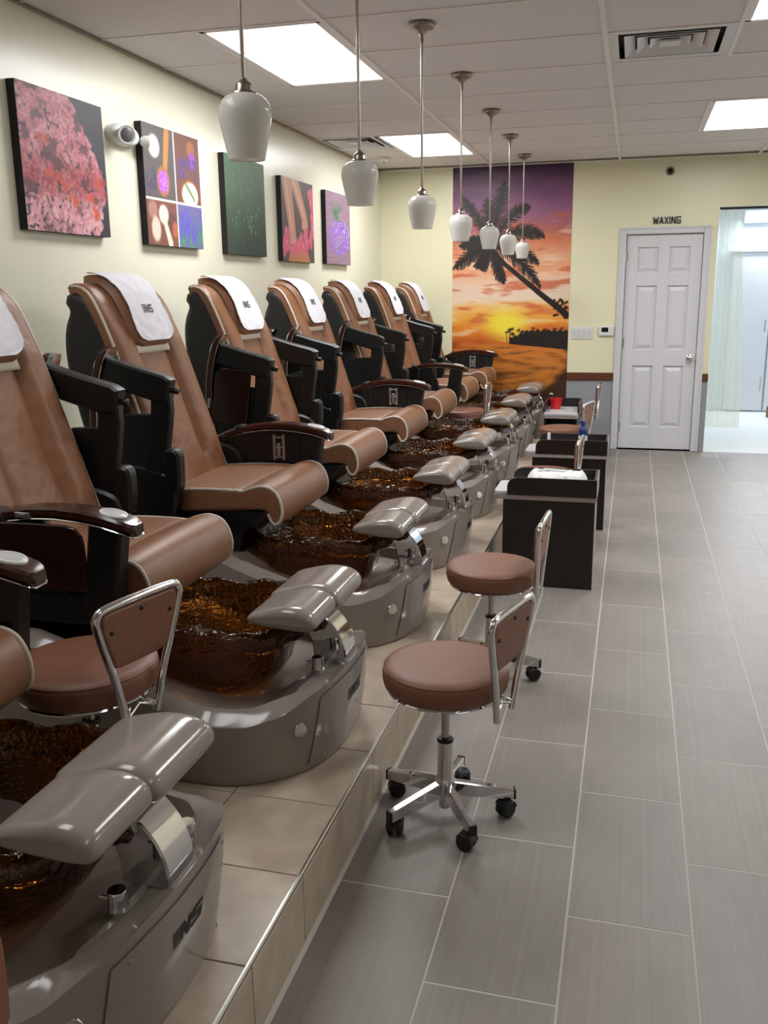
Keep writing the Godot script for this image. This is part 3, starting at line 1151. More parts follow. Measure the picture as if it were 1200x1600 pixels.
func arm_wood(lo: float, hi: float, grow: float) -> MB:
	# plank with a rounded tip: rings across x
	var m := MB.new()
	var xs := [-1.815, -1.80, -1.74, -1.66, -1.58, -1.50, -1.42, -1.36, -1.315, -1.285, -1.270, -1.260]
	var ys := [0.902, 0.908, 0.934, 0.956, 0.968, 0.972, 0.968, 0.960, 0.950, 0.941, 0.934, 0.930]
	var ws := [0.018, 0.024, 0.026, 0.028, 0.031, 0.035, 0.040, 0.043, 0.044, 0.0405, 0.034, 0.022]
	var rings := []
	for i in xs.size():
		var w: float = ws[i] + grow
		var y0: float = ys[i] + lo
		var y1: float = ys[i] + hi
		var x: float = xs[i] - PIV.x + (grow if i > 8 else 0.0)
		var r := PackedVector3Array()
		var e := 0.007 if hi - lo > 0.012 else 0.002
		for q in [[-w + e, y0], [-w, y0 + e], [-w, y1 - e], [-w + e, y1], [w - e, y1], [w, y1 - e], [w, y0 + e], [w - e, y0]]:
			r.append(Vector3(x, q[1] - PIV.y, q[0]))
		rings.append(r)
	m.loft(rings)
	return m

func arm(spa: Node3D, sg: float, raised: bool, style: String) -> void:
	var a := Node3D.new()
	a.name = "armrest"
	spa.add_child(a, true)
	a.position = Vector3(PIV.x, PIV.y, 0.327 * sg) + SO
	if raised: a.rotation.z = deg_to_rad(82.0)
	part("wood_top", A.wood, M.wood_gloss, a)
	part("chrome_trim", A.trim, M.chrome, a)
	part("post", A.post, M.black_plastic, a)
	part("lower_bar", A.bar, M.black_plastic, a)
	part("latch_pin", A.pin, M.black_plastic, a)
	if style != "panel": part("rear_panel", A.rear, M.black_plastic, a)
	part("control_disc", A.disc, M.disc_grey, a)
	part("disc_ring", A.ring, M.disc_ring, a)
	if style == "tray":
		var t := part("tray_board", A.tray, M.wine_board, a)
		t.position.z = 0.030 * sg
		var h := part("tray_hinge", A.hinge, M.bracket_metal, a)
		h.position.z = 0.026 * sg
	elif style == "panel":
		part("side_panel", A.panel, M.black_plastic, a)
		part("bracket", A.bracket, M.bracket_metal, a).position.z = -0.024 * sg

var A := {}
var S := {}

func rel(p: PackedVector2Array) -> PackedVector2Array:
	var o := PackedVector2Array()
	for q in p: o.append(q - PIV)
	return o

func make_arm_parts() -> void:
	A.wood = arm_wood(-0.030, 0.0, 0.0).commit()
	A.trim = arm_wood(-0.0355, -0.0312, 0.0006).commit()
	var m := MB.new()
	m.prism(rel(V2([-1.400, 0.935, -1.435, 0.70, -1.425, 0.645, -1.345, 0.640, -1.332, 0.67, -1.318, 0.80, -1.300, 0.915])), -0.030, 0.030, 0.008)
	A.post = m.commit()
	m = MB.new()
	m.prism(rel(smooth2(V2([-1.37, 0.648, -1.37, 0.715, -1.52, 0.715, -1.66, 0.720, -1.76, 0.745, -1.80, 0.750, -1.80, 0.690, -1.72, 0.650, -1.60, 0.635, -1.46, 0.632]), 2)), -0.018, 0.022, 0.006)
	A.bar = m.commit()
	m = MB.new()
	m.xf = Transform3D(Basis(), Vector3(-1.385 - PIV.x, 0.612 - PIV.y, 0.0))
	m.lathe(V2([0.0, 0.0, 0.010, 0.001, 0.0125, 0.006, 0.0125, 0.018, 0.009, 0.030, 0.009, 0.045]), 12)
	A.pin = m.commit()
	var tilt := Basis(Vector3(0, 0, 1), -0.20)
	m = MB.new()
	m.xf = Transform3D(tilt.scaled_local(Vector3(1.25, 1, 1)), Vector3(-1.335 - PIV.x, 0.952 - PIV.y, 0.0))
	m.lathe(V2([0.026, 0.0, 0.026, 0.006, 0.022, 0.0085, 0.0, 0.009]), 24)
	A.disc = m.commit()
	m = MB.new()
	m.xf = Transform3D(tilt.scaled_local(Vector3(1.25, 1, 1)), Vector3(-1.335 - PIV.x, 0.952 - PIV.y, 0.0))
	m.lathe(V2([0.0325, 0.0, 0.0325, 0.005, 0.030, 0.008, 0.0265, 0.008, 0.0255, 0.005, 0.0255, 0.0]), 24)
	A.ring = m.commit()
	m = MB.new()
	m.prism(rel(smooth2(V2([-1.69, 0.76, -1.69, 0.905, -1.675, 0.922, -1.47, 0.922, -1.43, 0.905, -1.415, 0.87, -1.415, 0.75, -1.43, 0.735, -1.67, 0.738]), 2)), -0.006, 0.006, 0.003)
	A.tray = m.commit()
	m = MB.new()
	m.box(Vector3(-1.60 - PIV.x, 0.945 - PIV.y, 0), Vector3(0.05, 0.016, 0.012), 0.002)
	m.box(Vector3(-1.60 - PIV.x, 0.945 - PIV.y, 0.004), Vector3(0.022, 0.009, 0.012), 0.001)
	A.hinge = m.commit()
	m = MB.new()
	m.prism(rel(V2([-1.765, 0.905, -1.735, 0.80, -1.70, 0.785, -1.38, 0.778, -1.325, 0.79, -1.305, 0.925, -1.5, 0.945, -1.65, 0.935])), -0.020, 0.020, 0.005)
	A.panel = m.commit()
	m = MB.new()
	m.prism(rel(V2([-1.795, 0.890, -1.80, 0.72, -1.76, 0.675, -1.56, 0.665, -1.485, 0.70, -1.505, 0.82, -1.55, 0.935, -1.70, 0.92])), -0.016, 0.016, 0.005)
	A.rear = m.commit()
	m = MB.new()
	for dx in [-0.022, 0.022]:
		m.box(Vector3(-1.505 + dx - PIV.x, 0.860 - PIV.y, 0), Vector3(0.013, 0.115, 0.006), 0.001)
	m.box(Vector3(-1.505 - PIV.x, 0.850 - PIV.y, 0.002), Vector3(0.018, 0.06, 0.012), 0.002)
	for dy in [-0.045, 0.0, 0.045]:
		m.box(Vector3(-1.505 - PIV.x, 0.860 + dy - PIV.y, 0), Vector3(0.05, 0.008, 0.007), 0.001)
	A.bracket = m.commit()

func make_spa_parts() -> void:
	back_init()
	make_arm_parts()
	S.body = spa_body().commit(38.0)
	S.bowl = bowl_mesh().commit(70.0)
	S.spout = spout_mesh().commit(80.0)
	S.pillar = pillar_mesh().commit(35.0)
	S.pad_a = pad_mesh(0.228, 0.012, 1.0, 0.0).commit(75.0)
	S.pad_b = pad_mesh(0.030, -0.228, 1.09, 0.0).commit(75.0)
	S.panel = strip_patch(deg_to_rad(60), deg_to_rad(112), 0.08, 0.90, 0.0035, 16, 8, -0.12).commit(60.0)
	S.logo = strip_patch(deg_to_rad(82), deg_to_rad(94), 0.55, 0.70, 0.0048, 12, 4).commit(60.0)
	var m := sb()
	# chrome overflow button on the near shoulder of the shell
	for sg in [1.0]:
		var ph := deg_to_rad(47.0)
		var p := wall_pt(ph, 0.66)
		var n := (wall_pt(ph, 0.66, 0.05) - p).normalized()
		var q := Quaternion(Vector3.UP, n)
		m.xf = Transform3D(Basis(q), p - n * 0.004)
		m.lathe(V2([0.021, 0.0, 0.021, 0.008, 0.018, 0.0115, 0.0, 0.0125]), 24)
	S.button = m.commit()
	var k := MB.new()
	k.lathe(V2([0.019, 0.0, 0.019, 0.006, 0.0175, 0.008, 0.0175, 0.034, 0.016, 0.037, 0.0, 0.037]), 24)
	k.box(Vector3(-0.022, 0.022, 0.006), Vector3(0.02, 0.007, 0.008), 0.002)
	S.knob = k.commit()
	S.screws = []
	for e in [[64.0, 0.15], [66.5, 0.84], [108.0, 0.15], [109.5, 0.84]]:
		m = sb()
		var p := wall_pt(deg_to_rad(e[0]), e[1])
		var n := (wall_pt(deg_to_rad(e[0]), e[1], 0.05) - p).normalized()
		m.xf = Transform3D(Basis(Quaternion(Vector3.UP, n)), p + n * 0.003)
		m.lathe(V2([0.005, 0.0, 0.005, 0.002, 0.0, 0.003]), 10)
		S.screws.append(m.commit())
	S.seat = seat_mesh().commit(50.0)
	S.pip0 = seat_piping(1.0).commit(60.0)
	S.pip1 = seat_piping(-1.0).commit(60.0)
	S.back = back_pad().commit(60.0)
	S.bp0 = back_piping(1.0).commit(60.0)
	S.bp1 = back_piping(-1.0).commit(60.0)
	S.shell = back_shell().commit(40.0)
	S.pillow = wrap_mesh(0.635, 0.99, 0.152, 0.004, 0.030, 0.06).commit(60.0)
	S.strap = wrap_mesh(0.615, 0.66, 0.135, 0.003, 0.010, 0.004).commit(60.0)
	S.towel = wrap_mesh(0.655, 0.975, 0.142, 0.0405, 0.0035, 0.055, 0.004).commit(60.0)
	S.cov0 = side_cover(1.0).commit(40.0)
	S.cov1 = side_cover(-1.0).commit(40.0)
	S.sp0 = side_pad(1.0).commit(40.0)
	S.sp1 = side_pad(-1.0).commit(40.0)
	# black under-frame of the chair
	m = sb()
	var rings := []
	for e in [[0.50, -1.98, -1.50, 0.20], [0.60, -2.00, -1.46, 0.23], [0.66, -2.00, -1.40, 0.25], [0.70, -1.96, -1.36, 0.255]]:
		rings.append(PackedVector3Array([Vector3(e[1], e[0], e[3]), Vector3(e[2], e[0], e[3]), Vector3(e[2], e[0], -e[3]), Vector3(e[1], e[0], -e[3])]))
	m.loft(rings)
	for sg in [-1.0, 1.0]:
		m.box(Vector3(-1.80, 0.70, sg * 0.27), Vector3(0.20, 0.06, 0.05), 0.006)
	S.under = m.commit(30.0)
	m = MB.new()
	m.xf = Transform3D(Basis(Vector3.RIGHT, PI / 2), Vector3(-1.86 + 1.5, 0.73 - PY, 0.350))
	m.lathe(V2([0.009, 0.0, 0.009, 0.003, 0.006, 0.005, 0.0, 0.005]), 12)
	S.bolt = m.commit()
	# printed mark lying on the towel
	m = sb()
	m.has_uv = true
	for i in 6:
		for j in 4:
			var q := []
			var u := []
			for e in [[i, j], [i + 1, j], [i + 1, j + 1], [i, j + 1]]:
				var a: float = e[0] / 6.0
				var b: float = e[1] / 4.0
				var w := lerpf(0.046, -0.046, a)
				var s := lerpf(0.764, 0.803, b)
				var ee := back_at(s)
				var nz := FastNoiseLite.new()
				nz.seed = 9
				nz.frequency = 5.0
				var wv := 0.004 * nz.get_noise_2d(w * 4.0, s * 6.0)
				var pp: Vector2 = ee[0] + ee[1] * (bolster(s, w) * 0.2 + 0.0405 + 0.0035 + wv + 0.0012)
				q.append(Vector3(pp.x, pp.y, w))
				u.append(Vector2(a, 1.0 - b))
			m.quad_uv(q[0], q[1], q[2], q[3], u[0], u[1], u[2], u[3])
	S.mark = m.commit(60.0)

func make_spa(zc: float, label: String, towel_label: String, near: Array, far: Array) -> void:
	var t := base("pedicure_spa", Vector3(-1.5, PY, zc))
	tag(t, label, "spa chair", "pedicure spa chairs on the platform")
	var b := part("shell", S.body, M.taupe_gloss, t)
	part("front_panel", S.panel, M.taupe_gloss, b)
	part("panel_logo", S.logo, M.logo_grey, b)
	for sc in S.screws: part("screw", sc, M.steel, b)
	part("overflow_button", S.button, M.chrome, b)
	part("bowl", S.bowl, M.amber_glass, t).set_meta("label", "amber glass bowl with a lumpy rolled rim")
	part("spout", S.spout, M.amber_glass, t)
	part("foot_pillar", S.pillar, M.chrome, t)
	for p in [Vector3(-0.832, 0.473, 0.130), Vector3(-0.812, 0.473, -0.095)]:
		part("tap_knob", S.knob, M.chrome, t).position = p + SO
	part("footrest_pad", S.pad_a, M.taupe_gloss, t)
	part("footrest_pad", S.pad_b, M.taupe_gloss, t)
	part("under_frame", S.under, M.black_plastic, t)
	var st := part("seat", S.seat, M.leather, t)
	part("piping", S.pip0, M.piping, st)
	part("piping", S.pip1, M.piping, st)
	var bk := part("backrest", S.back, M.back_leather, t)
	part("piping", S.bp0, M.piping, bk)
	part("piping", S.bp1, M.piping, bk)
	part("back_shell", S.shell, M.black_shell, t)
	var pw := part("head_pillow", S.pillow, M.leather, t)
	part("strap", S.strap, M.piping, pw)
	var c0 := part("side_cover", S.cov0, M.black_plastic, t)
	part("bolt", S.bolt, M.bracket_metal, c0)
	part("side_cover", S.cov1, M.black_plastic, t)
	part("side_pad", S.sp0, M.black_plastic, t)
	part("side_pad", S.sp1, M.black_plastic, t)
	arm(t, 1.0, near[0], near[1])
	arm(t, -1.0, far[0], far[1])
	var w := base("towel", Vector3(-1.5, PY, zc))
	part("cloth", S.towel, M.towel, w)
	part("printed_logo", S.mark, M.logo_white, w)
	tag(w, towel_label, "towel", "logo towels on the headrests")

# ------------------------------------------------------------------ stools, tables, lamps, wall things
var ST := {}

func make_stool_parts() -> void:
	var m := MB.new()
	m.lathe(V2([0.0, -0.082, 0.150, -0.082, 0.168, -0.077, 0.178, -0.066, 0.183, -0.045, 0.183, -0.028, 0.1815, -0.021, 0.1785, -0.0165, 0.1805, -0.013, 0.172, -0.0045, 0.150, -0.001, 0.09, 0.001, 0.0, 0.002]), 48)
	ST.seat = m.commit(50.0)
	m = MB.new()
	m.lathe(V2([0.0, -0.100, 0.030, -0.100, 0.034, -0.091, 0.150, -0.091, 0.166, -0.087, 0.169, -0.083, 0.166, -0.079, 0.14, -0.0815, 0.0, -0.0815]), 48)
	ST.rim = m.commit(40.0)
	m = MB.new()
	m.lathe(V2([0.0, 0.030, 0.018, 0.030, 0.020, 0.034, 0.020, 0.065, 0.029, 0.075, 0.031, 0.112, 0.029, 0.122, 0.0235, 0.130, 0.0235, 0.245, 0.022, 0.247]), 24)
	ST.hub = m.commit(35.0)
	m = MB.new()
	m.lathe(V2([0.0135, 0.243, 0.024, 0.243, 0.0245, 0.249, 0.022, 0.253, 0.0135, 0.254]), 20)
	ST.collar = m.commit(35.0)
	# leg along +x
	m = MB.new()
	var rings := []
	for e in [[0.022, 0.070, 0.116, 0.0125], [0.19, 0.056, 0.088, 0.0115], [0.205, 0.055, 0.085, 0.0115]]:
		rings.append(PackedVector3Array([Vector3(e[0], e[1], e[3]), Vector3(e[0], e[1], -e[3]), Vector3(e[0], e[2] - 0.003, -e[3]), Vector3(e[0], e[2], -e[3] + 0.003), Vector3(e[0], e[2], e[3] - 0.003), Vector3(e[0], e[2] - 0.003, e[3])]))
	m.loft(rings)
	ST.leg = m.commit(30.0)
	m = MB.new()
	m.box(Vector3(0.207, 0.070, 0), Vector3(0.008, 0.033, 0.025), 0.002)
	ST.cap = m.commit(30.0)
	m = MB.new()
	m.xf = Transform3D(Basis(), Vector3(0.190, 0, 0))
	m.lathe(V2([0.007, 0.03, 0.007, 0.062]), 10)
	m.xf = Transform3D(Basis(Vector3.UP, 0.7), Vector3(0.190, 0, 0))
	for s in [-1.0, 1.0]:
		var keep := m.xf
		m.xf = keep * Transform3D(Basis(Vector3.RIGHT, PI / 2), Vector3(-0.012, 0.0255, s * 0.013 - 0.0085))
		m.lathe(V2([0.010, 0.0, 0.021, 0.0, 0.0255, 0.004, 0.0255, 0.013, 0.021, 0.017, 0.010, 0.017]), 18)
		m.xf = keep
	# hood over the two wheels
	var hood := PackedVector2Array()
	for i in 9:
		var a := PI * i / 8.0 * 0.78 + 0.1
		hood.append(Vector2(-0.012 + 0.0285 * cos(a), 0.0255 + 0.0285 * sin(a)))
	for i in 9:
		var a := PI * (8 - i) / 8.0 * 0.78 + 0.1
		hood.append(Vector2(-0.012 + 0.012 * cos(a), 0.0255 + 0.012 * sin(a)))
	m.prism(hood, -0.0235, 0.0235, 0.003)
	ST.caster = m.commit(35.0)
	# back: bent tube frame, v-shaped, in a plane facing x
	var path := PackedVector3Array()
	var half := V2([0.050, -0.125, 0.078, -0.02, 0.118, 0.095, 0.134, 0.145, 0.140, 0.170, 0.134, 0.186, 0.118, 0.195, 0.06, 0.198, 0.0, 0.198])
	var pts := smooth2(half, 4)
	for q in pts: path.append(Vector3(0.186 + (q.y + 0.12) * 0.06, q.y, q.x))
	for i in range(pts.size() - 2, -1, -1): path.append(Vector3(0.186 + (pts[i].y + 0.12) * 0.06, pts[i].y, -pts[i].x))
	m = MB.new()
	m.tube(path, 0.0105, 10)
	ST.frame = m.commit(60.0)
	m = MB.new()
	var pad := smooth2(V2([0.0, 0.188, 0.10, 0.187, 0.122, 0.178, 0.128, 0.160, 0.120, 0.125, 0.094, 0.052, 0.082, 0.040, 0.06, 0.036, 0.0, 0.035]), 3)
	var full := pad.duplicate()
	for i in range(pad.size() - 2, 0, -1): full.append(Vector2(-pad[i].x, pad[i].y))
	m.xf = Transform3D(Basis(Vector3(0, 0, -1), Vector3(0.06, 1, 0).normalized(), Vector3(1, -0.06, 0).normalized()), Vector3(0.1935, 0, 0))
	m.prism(full, -0.019, 0.007, 0.006)
	ST.pad = m.commit(50.0)
	ST.screws = []
	for e in [[0.0, 0.168], [0.098, 0.135], [-0.098, 0.135]]:
		m = MB.new()
		m.xf = Transform3D(Basis(Vector3(0, 0, 1), -PI / 2), Vector3(0.2005 + e[1] * 0.06, e[1], e[0]))
		m.lathe(V2([0.006, 0.0, 0.006, 0.002, 0.003, 0.004, 0.0, 0.0045]), 10)
		ST.screws.append(m.commit())
	m = MB.new()
	for s in [-1.0, 1.0]:
		m.tube(PackedVector3Array([Vector3(0.150, -0.088, s * 0.022), Vector3(0.172, -0.090, s * 0.030), Vector3(0.188, -0.104, s * 0.052)]), 0.006, 8)
	m.tube(PackedVector3Array([Vector3(0.186, -0.108, -0.052), Vector3(0.176, -0.088, 0.0), Vector3(0.186, -0.108, 0.052)]), 0.005, 8)
	ST.brace = m.commit()

func stool(at: Vector3, h: float, turn: float, legs: float, label: String, reach := 1.0) -> void:
	var t := base("rolling_stool", at)
	tag(t, label, "stool", "brown rolling stools with chrome backs")
	var up := Vector3(0, h, 0)
	var s := part("seat", ST.seat, M.stool_leather, t)
	s.position = up
	s.rotation.y = turn
	part("seat_rim", ST.rim, M.chrome, t).position = up
	part("hub", ST.hub, M.chrome, t)
	part("collar", ST.collar, M.sign_black, t)
	var m := MB.new()
	m.lathe(V2([0.0125, 0.235, 0.0125, h - 0.095]), 16)
	part("gas_stem", m, M.steel, t)
	for k in 5:
		var a := -(legs + TAU * k / 5.0)
		var l := part("leg", ST.leg, M.chrome, t)
		l.rotation.y = a
		l.scale.x = reach
		part("end_cap", ST.cap, M.sign_black, l)
		var c := part("caster", ST.caster, M.sign_black, t)
		c.rotation.y = a
		c.position = Vector3(0.190 * (reach - 1.0), 0, 0).rotated(Vector3.UP, a)
	var f := part("back_frame", ST.frame, M.chrome, t)
	f.position = up
	f.rotation.y = turn
	part("brace", ST.brace, M.chrome, f)
	var b := part("back_pad", ST.pad, M.stool_leather, t)
	b.position = up
	b.rotation.y = turn
	for sc in ST.screws: part("screw", sc, M.sign_black, b)

func table(at: Vector3, turn: float, label: String) -> Node3D:
	var t := base("pedicure_table", at, turn)
	tag(t, label, "table", "dark pedicure side tables")
	var d := 0.138
	# two side panels and a back panel of the pedestal; open towards -x
	for s in [-1.0, 1.0]:
		var m := MB.new()
		m.box(Vector3(0.0, 0.235, s * (d - 0.009)), Vector3(0.47, 0.47, 0.018), 0.0008)
		part("side_panel", m, M.espresso, t)
	var bp := MB.new()
	bp.box(Vector3(0.226, 0.235, 0.0), Vector3(0.018, 0.47, 2 * d - 0.037))
	part("back_panel", bp, M.espresso, t)
	var sh := MB.new()
	sh.box(Vector3(-0.01, 0.06, 0.0), Vector3(0.44, 0.018, 2 * d - 0.037))
	part("shelf", sh, M.espresso, t)
	var eb := MB.new()
	eb.box(Vector3(0.236, 0.235, 0.0), Vector3(0.0025, 0.470, 2 * d))
	part("edge_band", eb, M.edge_band, t)
	# top board with rounded free corners and a grey band round it
	var tp := MB.new()
	var p := PackedVector2Array([Vector2(0.24, -d - 0.004), Vector2(0.24, d + 0.004)])
	for i in 6:
		var a := PI / 2 + i / 5.0 * PI / 2
		p.append(Vector2(-0.255 + 0.028 * cos(a), d + 0.004 - 0.028 + 0.028 * sin(a)))
	for i in 6:
		var a := PI + i / 5.0 * PI / 2
		p.append(Vector2(-0.255 + 0.028 * cos(a), -d - 0.004 + 0.028 + 0.028 * sin(a)))
	tp.xf = Transform3D(Basis(Vector3(1, 0, 0), Vector3(0, 0, -1), Vector3(0, 1, 0)), Vector3.ZERO)
	tp.prism(p, 0.497, 0.512, 0.001)
	part("table_top", tp, M.grey_laminate, t)
	var bd := MB.new()
	bd.xf = tp.xf
	bd.prism(MB.inset(p, -0.0025), 0.470, 0.494, 0.001)
	part("band", bd, M.edge_band, t)
	# raised guard on three sides, front ends rounded
	for s in [-1.0, 1.0]:
		var g := MB.new()
		var gp := V2([0.241, 0.497, 0.241, 0.588, -0.16, 0.588, -0.182, 0.584, -0.199, 0.574, -0.210, 0.558, -0.214, 0.54, -0.214, 0.497])
		g.prism(gp, s * (d + 0.006) - 0.007, s * (d + 0.006) + 0.007, 0.001)
		part("guard", g, M.espresso, t)
	var gb := MB.new()
	gb.box(Vector3(0.234, 0.549, 0), Vector3(0.014, 0.080, 2 * d), 0.001)
	part("guard", gb, M.espresso, t)
	var ge := MB.new()
	ge.box(Vector3(0.2425, 0.5425, 0), Vector3(0.003, 0.091, 2 * d + 0.026))
	part("edge_band", ge, M.edge_band, t)
	return t

func pendant(z: float, x: float, cap_y: float, low_y: float, label: String) -> void:
	var t := base("pendant_lamp", Vector3(x, H - 0.004, z))
	tag(t, label, "pendant lamp", "white glass pendant lamps in a row")
	var m := MB.new()
	m.lathe(V2([0.010, -0.050, 0.012, -0.040, 0.026, -0.030, 0.034, -0.022, 0.055, -0.016, 0.060, -0.010, 0.060, 0.0]), 28)
	part("canopy", m, M.nickel, t)
	var k := cap_y - H + 0.004
	m = MB.new()
	m.tube(PackedVector3Array([Vector3(0, k - 0.005, 0), Vector3(0, -0.045, 0)]), 0.0055, 10)
	m.tube(PackedVector3Array([Vector3(0, k * 0.5 - 0.012, 0), Vector3(0, k * 0.5 + 0.012, 0)]), 0.0075, 10)
	m.tube(PackedVector3Array([Vector3(0, -0.075, 0), Vector3(0, -0.04, 0)]), 0.0085, 10)
	part("rod", m, M.nickel, t)
	m = MB.new()
	m.lathe(V2([0.034, k - 0.036, 0.032, k - 0.030, 0.023, k - 0.026, 0.021, k - 0.014, 0.019, k - 0.008, 0.010, k - 0.002, 0.007, k + 0.004]), 24)
	part("socket_cap", m, M.nickel, t)
	var low := low_y - H + 0.004
	var hh := (k - 0.034) - low
	m = MB.new()
	var outer := V2([0.0465, 0.0, 0.0490, 0.08, 0.0560, 0.30, 0.0635, 0.52, 0.0672, 0.68, 0.0660, 0.78, 0.0600, 0.88, 0.0480, 0.96, 0.0345, 1.0])
	var prof := PackedVector2Array()
	var so := smooth2(outer, 3)
	for i in range(so.size() - 1, -1, -1): prof.append(Vector2(so[i].x - 0.0035, low + so[i].y * hh + (0.003 if i == 0 else -0.0015)))
	for q in so: prof.append(Vector2(q.x, low + q.y * hh))
	# inner wall down, lower lip, outer wall up
	m.lathe(prof, 36)
	part("glass_shade", m, M.milk_glass, t)
	m = MB.new()
	m.xf = Transform3D(Basis(), Vector3(0, k - 0.09, 0))
	m.lathe(V2([0.0, -0.035, 0.014, -0.031, 0.022, -0.018, 0.024, -0.004, 0.018, 0.014, 0.012, 0.026, 0.012, 0.056]), 16)
	part("bulb", m, M.white_plastic, t)

func canvas(z0: float, z1: float, y0: float, y1: float, mname: String, label: String) -> void:
	# z0 nearer the camera than z1
	var t := base("canvas_print", Vector3(WX, (y0 + y1) * 0.5, (z0 + z1) * 0.5))
	tag(t, label, "canvas print", "square canvas prints along the wall")
	var hz := (z0 - z1) * 0.5
	var hy := (y1 - y0) * 0.5
	var m := MB.new()
	m.box(Vector3(0.020, 0, 0), Vector3(0.0385, hy * 2, hz * 2), 0.001)
	part("wrapped_frame", m, M.canvas_edge, t)
	m = MB.new()
	var x := 0.0396
	m.quad_uv(Vector3(x, -hy, hz), Vector3(x, -hy, -hz), Vector3(x, hy, -hz), Vector3(x, hy, hz), Vector2(0, 1), Vector2(1, 1), Vector2(1, 0), Vector2(0, 0))
	part("picture", m, M[mname], t)

func make_wall_things() -> void:
	canvas(-3.440, -4.075, 1.800, 2.380, "print_blossom", "canvas print of pale pink blossom on the cream wall")
	canvas(-4.440, -5.075, 1.785, 2.382, "print_spa", "canvas print in four squares with salts, bundles and lavender")
	canvas(-5.418, -6.050, 1.772, 2.363, "print_leaf", "dark green canvas print of a leaf with dew drops")
	canvas(-6.360, -7.035, 1.757, 2.336, "print_feet", "canvas print of bare feet among pink petals")
	canvas(-7.345, -8.005, 1.762, 2.336, "print_lavender", "canvas print of a lavender bunch on purple boards")
	# mural
	var mu := base("wall_mural", Vector3(-1.18, 0.205, BZ))
	tag(mu, "tall printed mural of a palm leaning over a sunset beach", "mural")
	var m := MB.new()
	m.box(Vector3(0, (H - 0.008 - 0.205) / 2, 0.0015), Vector3(1.144, H - 0.008 - 0.205, 0.0025))
	part("backing", m, M.white_plastic, mu)
	m = MB.new()
	var y1 := H - 0.008 - 0.205
	m.quad_uv(Vector3(-0.572, 0, 0.0032), Vector3(0.572, 0, 0.0032), Vector3(0.572, y1, 0.0032), Vector3(-0.572, y1, 0.0032), Vector2(0, 1), Vector2(1, 1), Vector2(1, 0), Vector2(0, 0))
	part("print", m, M.print_mural, mu)
	# WAXING
	var w := base("door_sign", Vector3(0.127, 2.112, BZ + 0.003))
	tag(w, "black raised letters reading WAXING above the white door", "sign")
	# each letter from straight strokes: x0, y0, x1, y1 in a box one wide and one high
	var glyphs := {"W": [[0.08, 1, 0.26, 0], [0.26, 0, 0.5, 0.8], [0.5, 0.8, 0.74, 0], [0.74, 0, 0.92, 1]], "A": [[0.12, 0, 0.5, 1], [0.5, 1, 0.88, 0], [0.25, 0.3, 0.75, 0.3]], "X": [[0.12, 0, 0.88, 1], [0.12, 1, 0.88, 0]], "I": [[0.5, 0, 0.5, 1]], "N": [[0.15, 0, 0.15, 1], [0.15, 1, 0.85, 0], [0.85, 0, 0.85, 1]], "G": [[0.85, 0.74, 0.85, 0.93], [0.85, 0.93, 0.15, 0.93], [0.15, 0.93, 0.15, 0.07], [0.15, 0.07, 0.85, 0.07], [0.85, 0.07, 0.85, 0.46], [0.85, 0.46, 0.52, 0.46]]}
	var x := 0.0
	for ch in "WAXING":
		var lw: float = {"W": 0.052, "A": 0.040, "X": 0.038, "I": 0.014, "N": 0.041, "G": 0.041}[ch]
		var lm := MB.new()
		for g in glyphs[ch]:
			var a := Vector2(x + g[0] * lw, g[1] * 0.062)
			var b := Vector2(x + g[2] * lw, g[3] * 0.062)
			var nn := Vector2(0.0046, 0)
			if absf(b.y - a.y) < 0.004:
				nn = Vector2(0, 0.0043)
				var dx := Vector2(0.0046 * signf(b.x - a.x), 0)
				a -= dx
				b += dx
			lm.prism(PackedVector2Array([a - nn, a + nn, b + nn, b - nn]), 0.0, 0.008)
		part("letter", lm, M.sign_black, w)
		x += lw + 0.0045
	# dome camera
	var c := base("dome_camera", Vector3(0.255, 2.57, BZ))
	tag(c, "small dark dome camera on the wall above the waxing sign", "camera")
	m = MB.new()
	m.xf = Transform3D(Basis(Vector3.RIGHT, PI / 2), Vector3.ZERO)
	m.lathe(V2([0.040, 0.0, 0.040, 0.012, 0.034, 0.022, 0.028, 0.024]), 24)
	part("mount", m, M.edge_band, c)
	m = MB.new()
	m.xf = Transform3D(Basis(Vector3.RIGHT, PI / 2), Vector3(0, -0.004, 0.0))
	m.lathe(V2([0.028, 0.018, 0.027, 0.032, 0.021, 0.043, 0.011, 0.049, 0.0, 0.051]), 20)
	part("dome", m, M.dark_glass, c)
	# switch plate
	var s := base("light_switch", Vector3(-0.479, 1.122, BZ))
	tag(s, "white switch plate with four rockers beside the mural", "light switch")
	m = MB.new()
	m.box(Vector3(0, 0, 0.004), Vector3(0.208, 0.116, 0.008), 0.003)
	part("plate", m, M.white_plastic, s)
	for i in 4:
		m = MB.new()
		m.box(Vector3(-0.069 + 0.046 * i, 0, 0.009), Vector3(0.033, 0.067, 0.005), 0.0012)
		part("rocker", m, M.white_trim, s)
	# thermostat
	var th := base("thermostat", Vector3(-0.25, 1.142, BZ))
	tag(th, "white thermostat with a small dark screen beside the door", "thermostat")
	m = MB.new()
	m.box(Vector3(0, 0, 0.013), Vector3(0.142, 0.092, 0.026), 0.006)
	part("case", m, M.white_plastic, th)
	m = MB.new()
	m.box(Vector3(-0.012, 0.012, 0.0265), Vector3(0.062, 0.042, 0.003), 0.001)
	part("display", m, M.dark_glass, th)
	for i in 3:
		m = MB.new()
		m.box(Vector3(0.048, 0.02 - 0.018 * i, 0.0265), Vector3(0.016, 0.010, 0.003), 0.001)
		part("button", m, M.white_trim, th)
	# emergency light: housing on the wall, two lamp heads
	var em := base("emergency_light", Vector3(WX, 2.292, -4.285))
	tag(em, "white twin-head emergency light between the blossom and four-square prints", "emergency light")
	m = MB.new()
	var rings := []
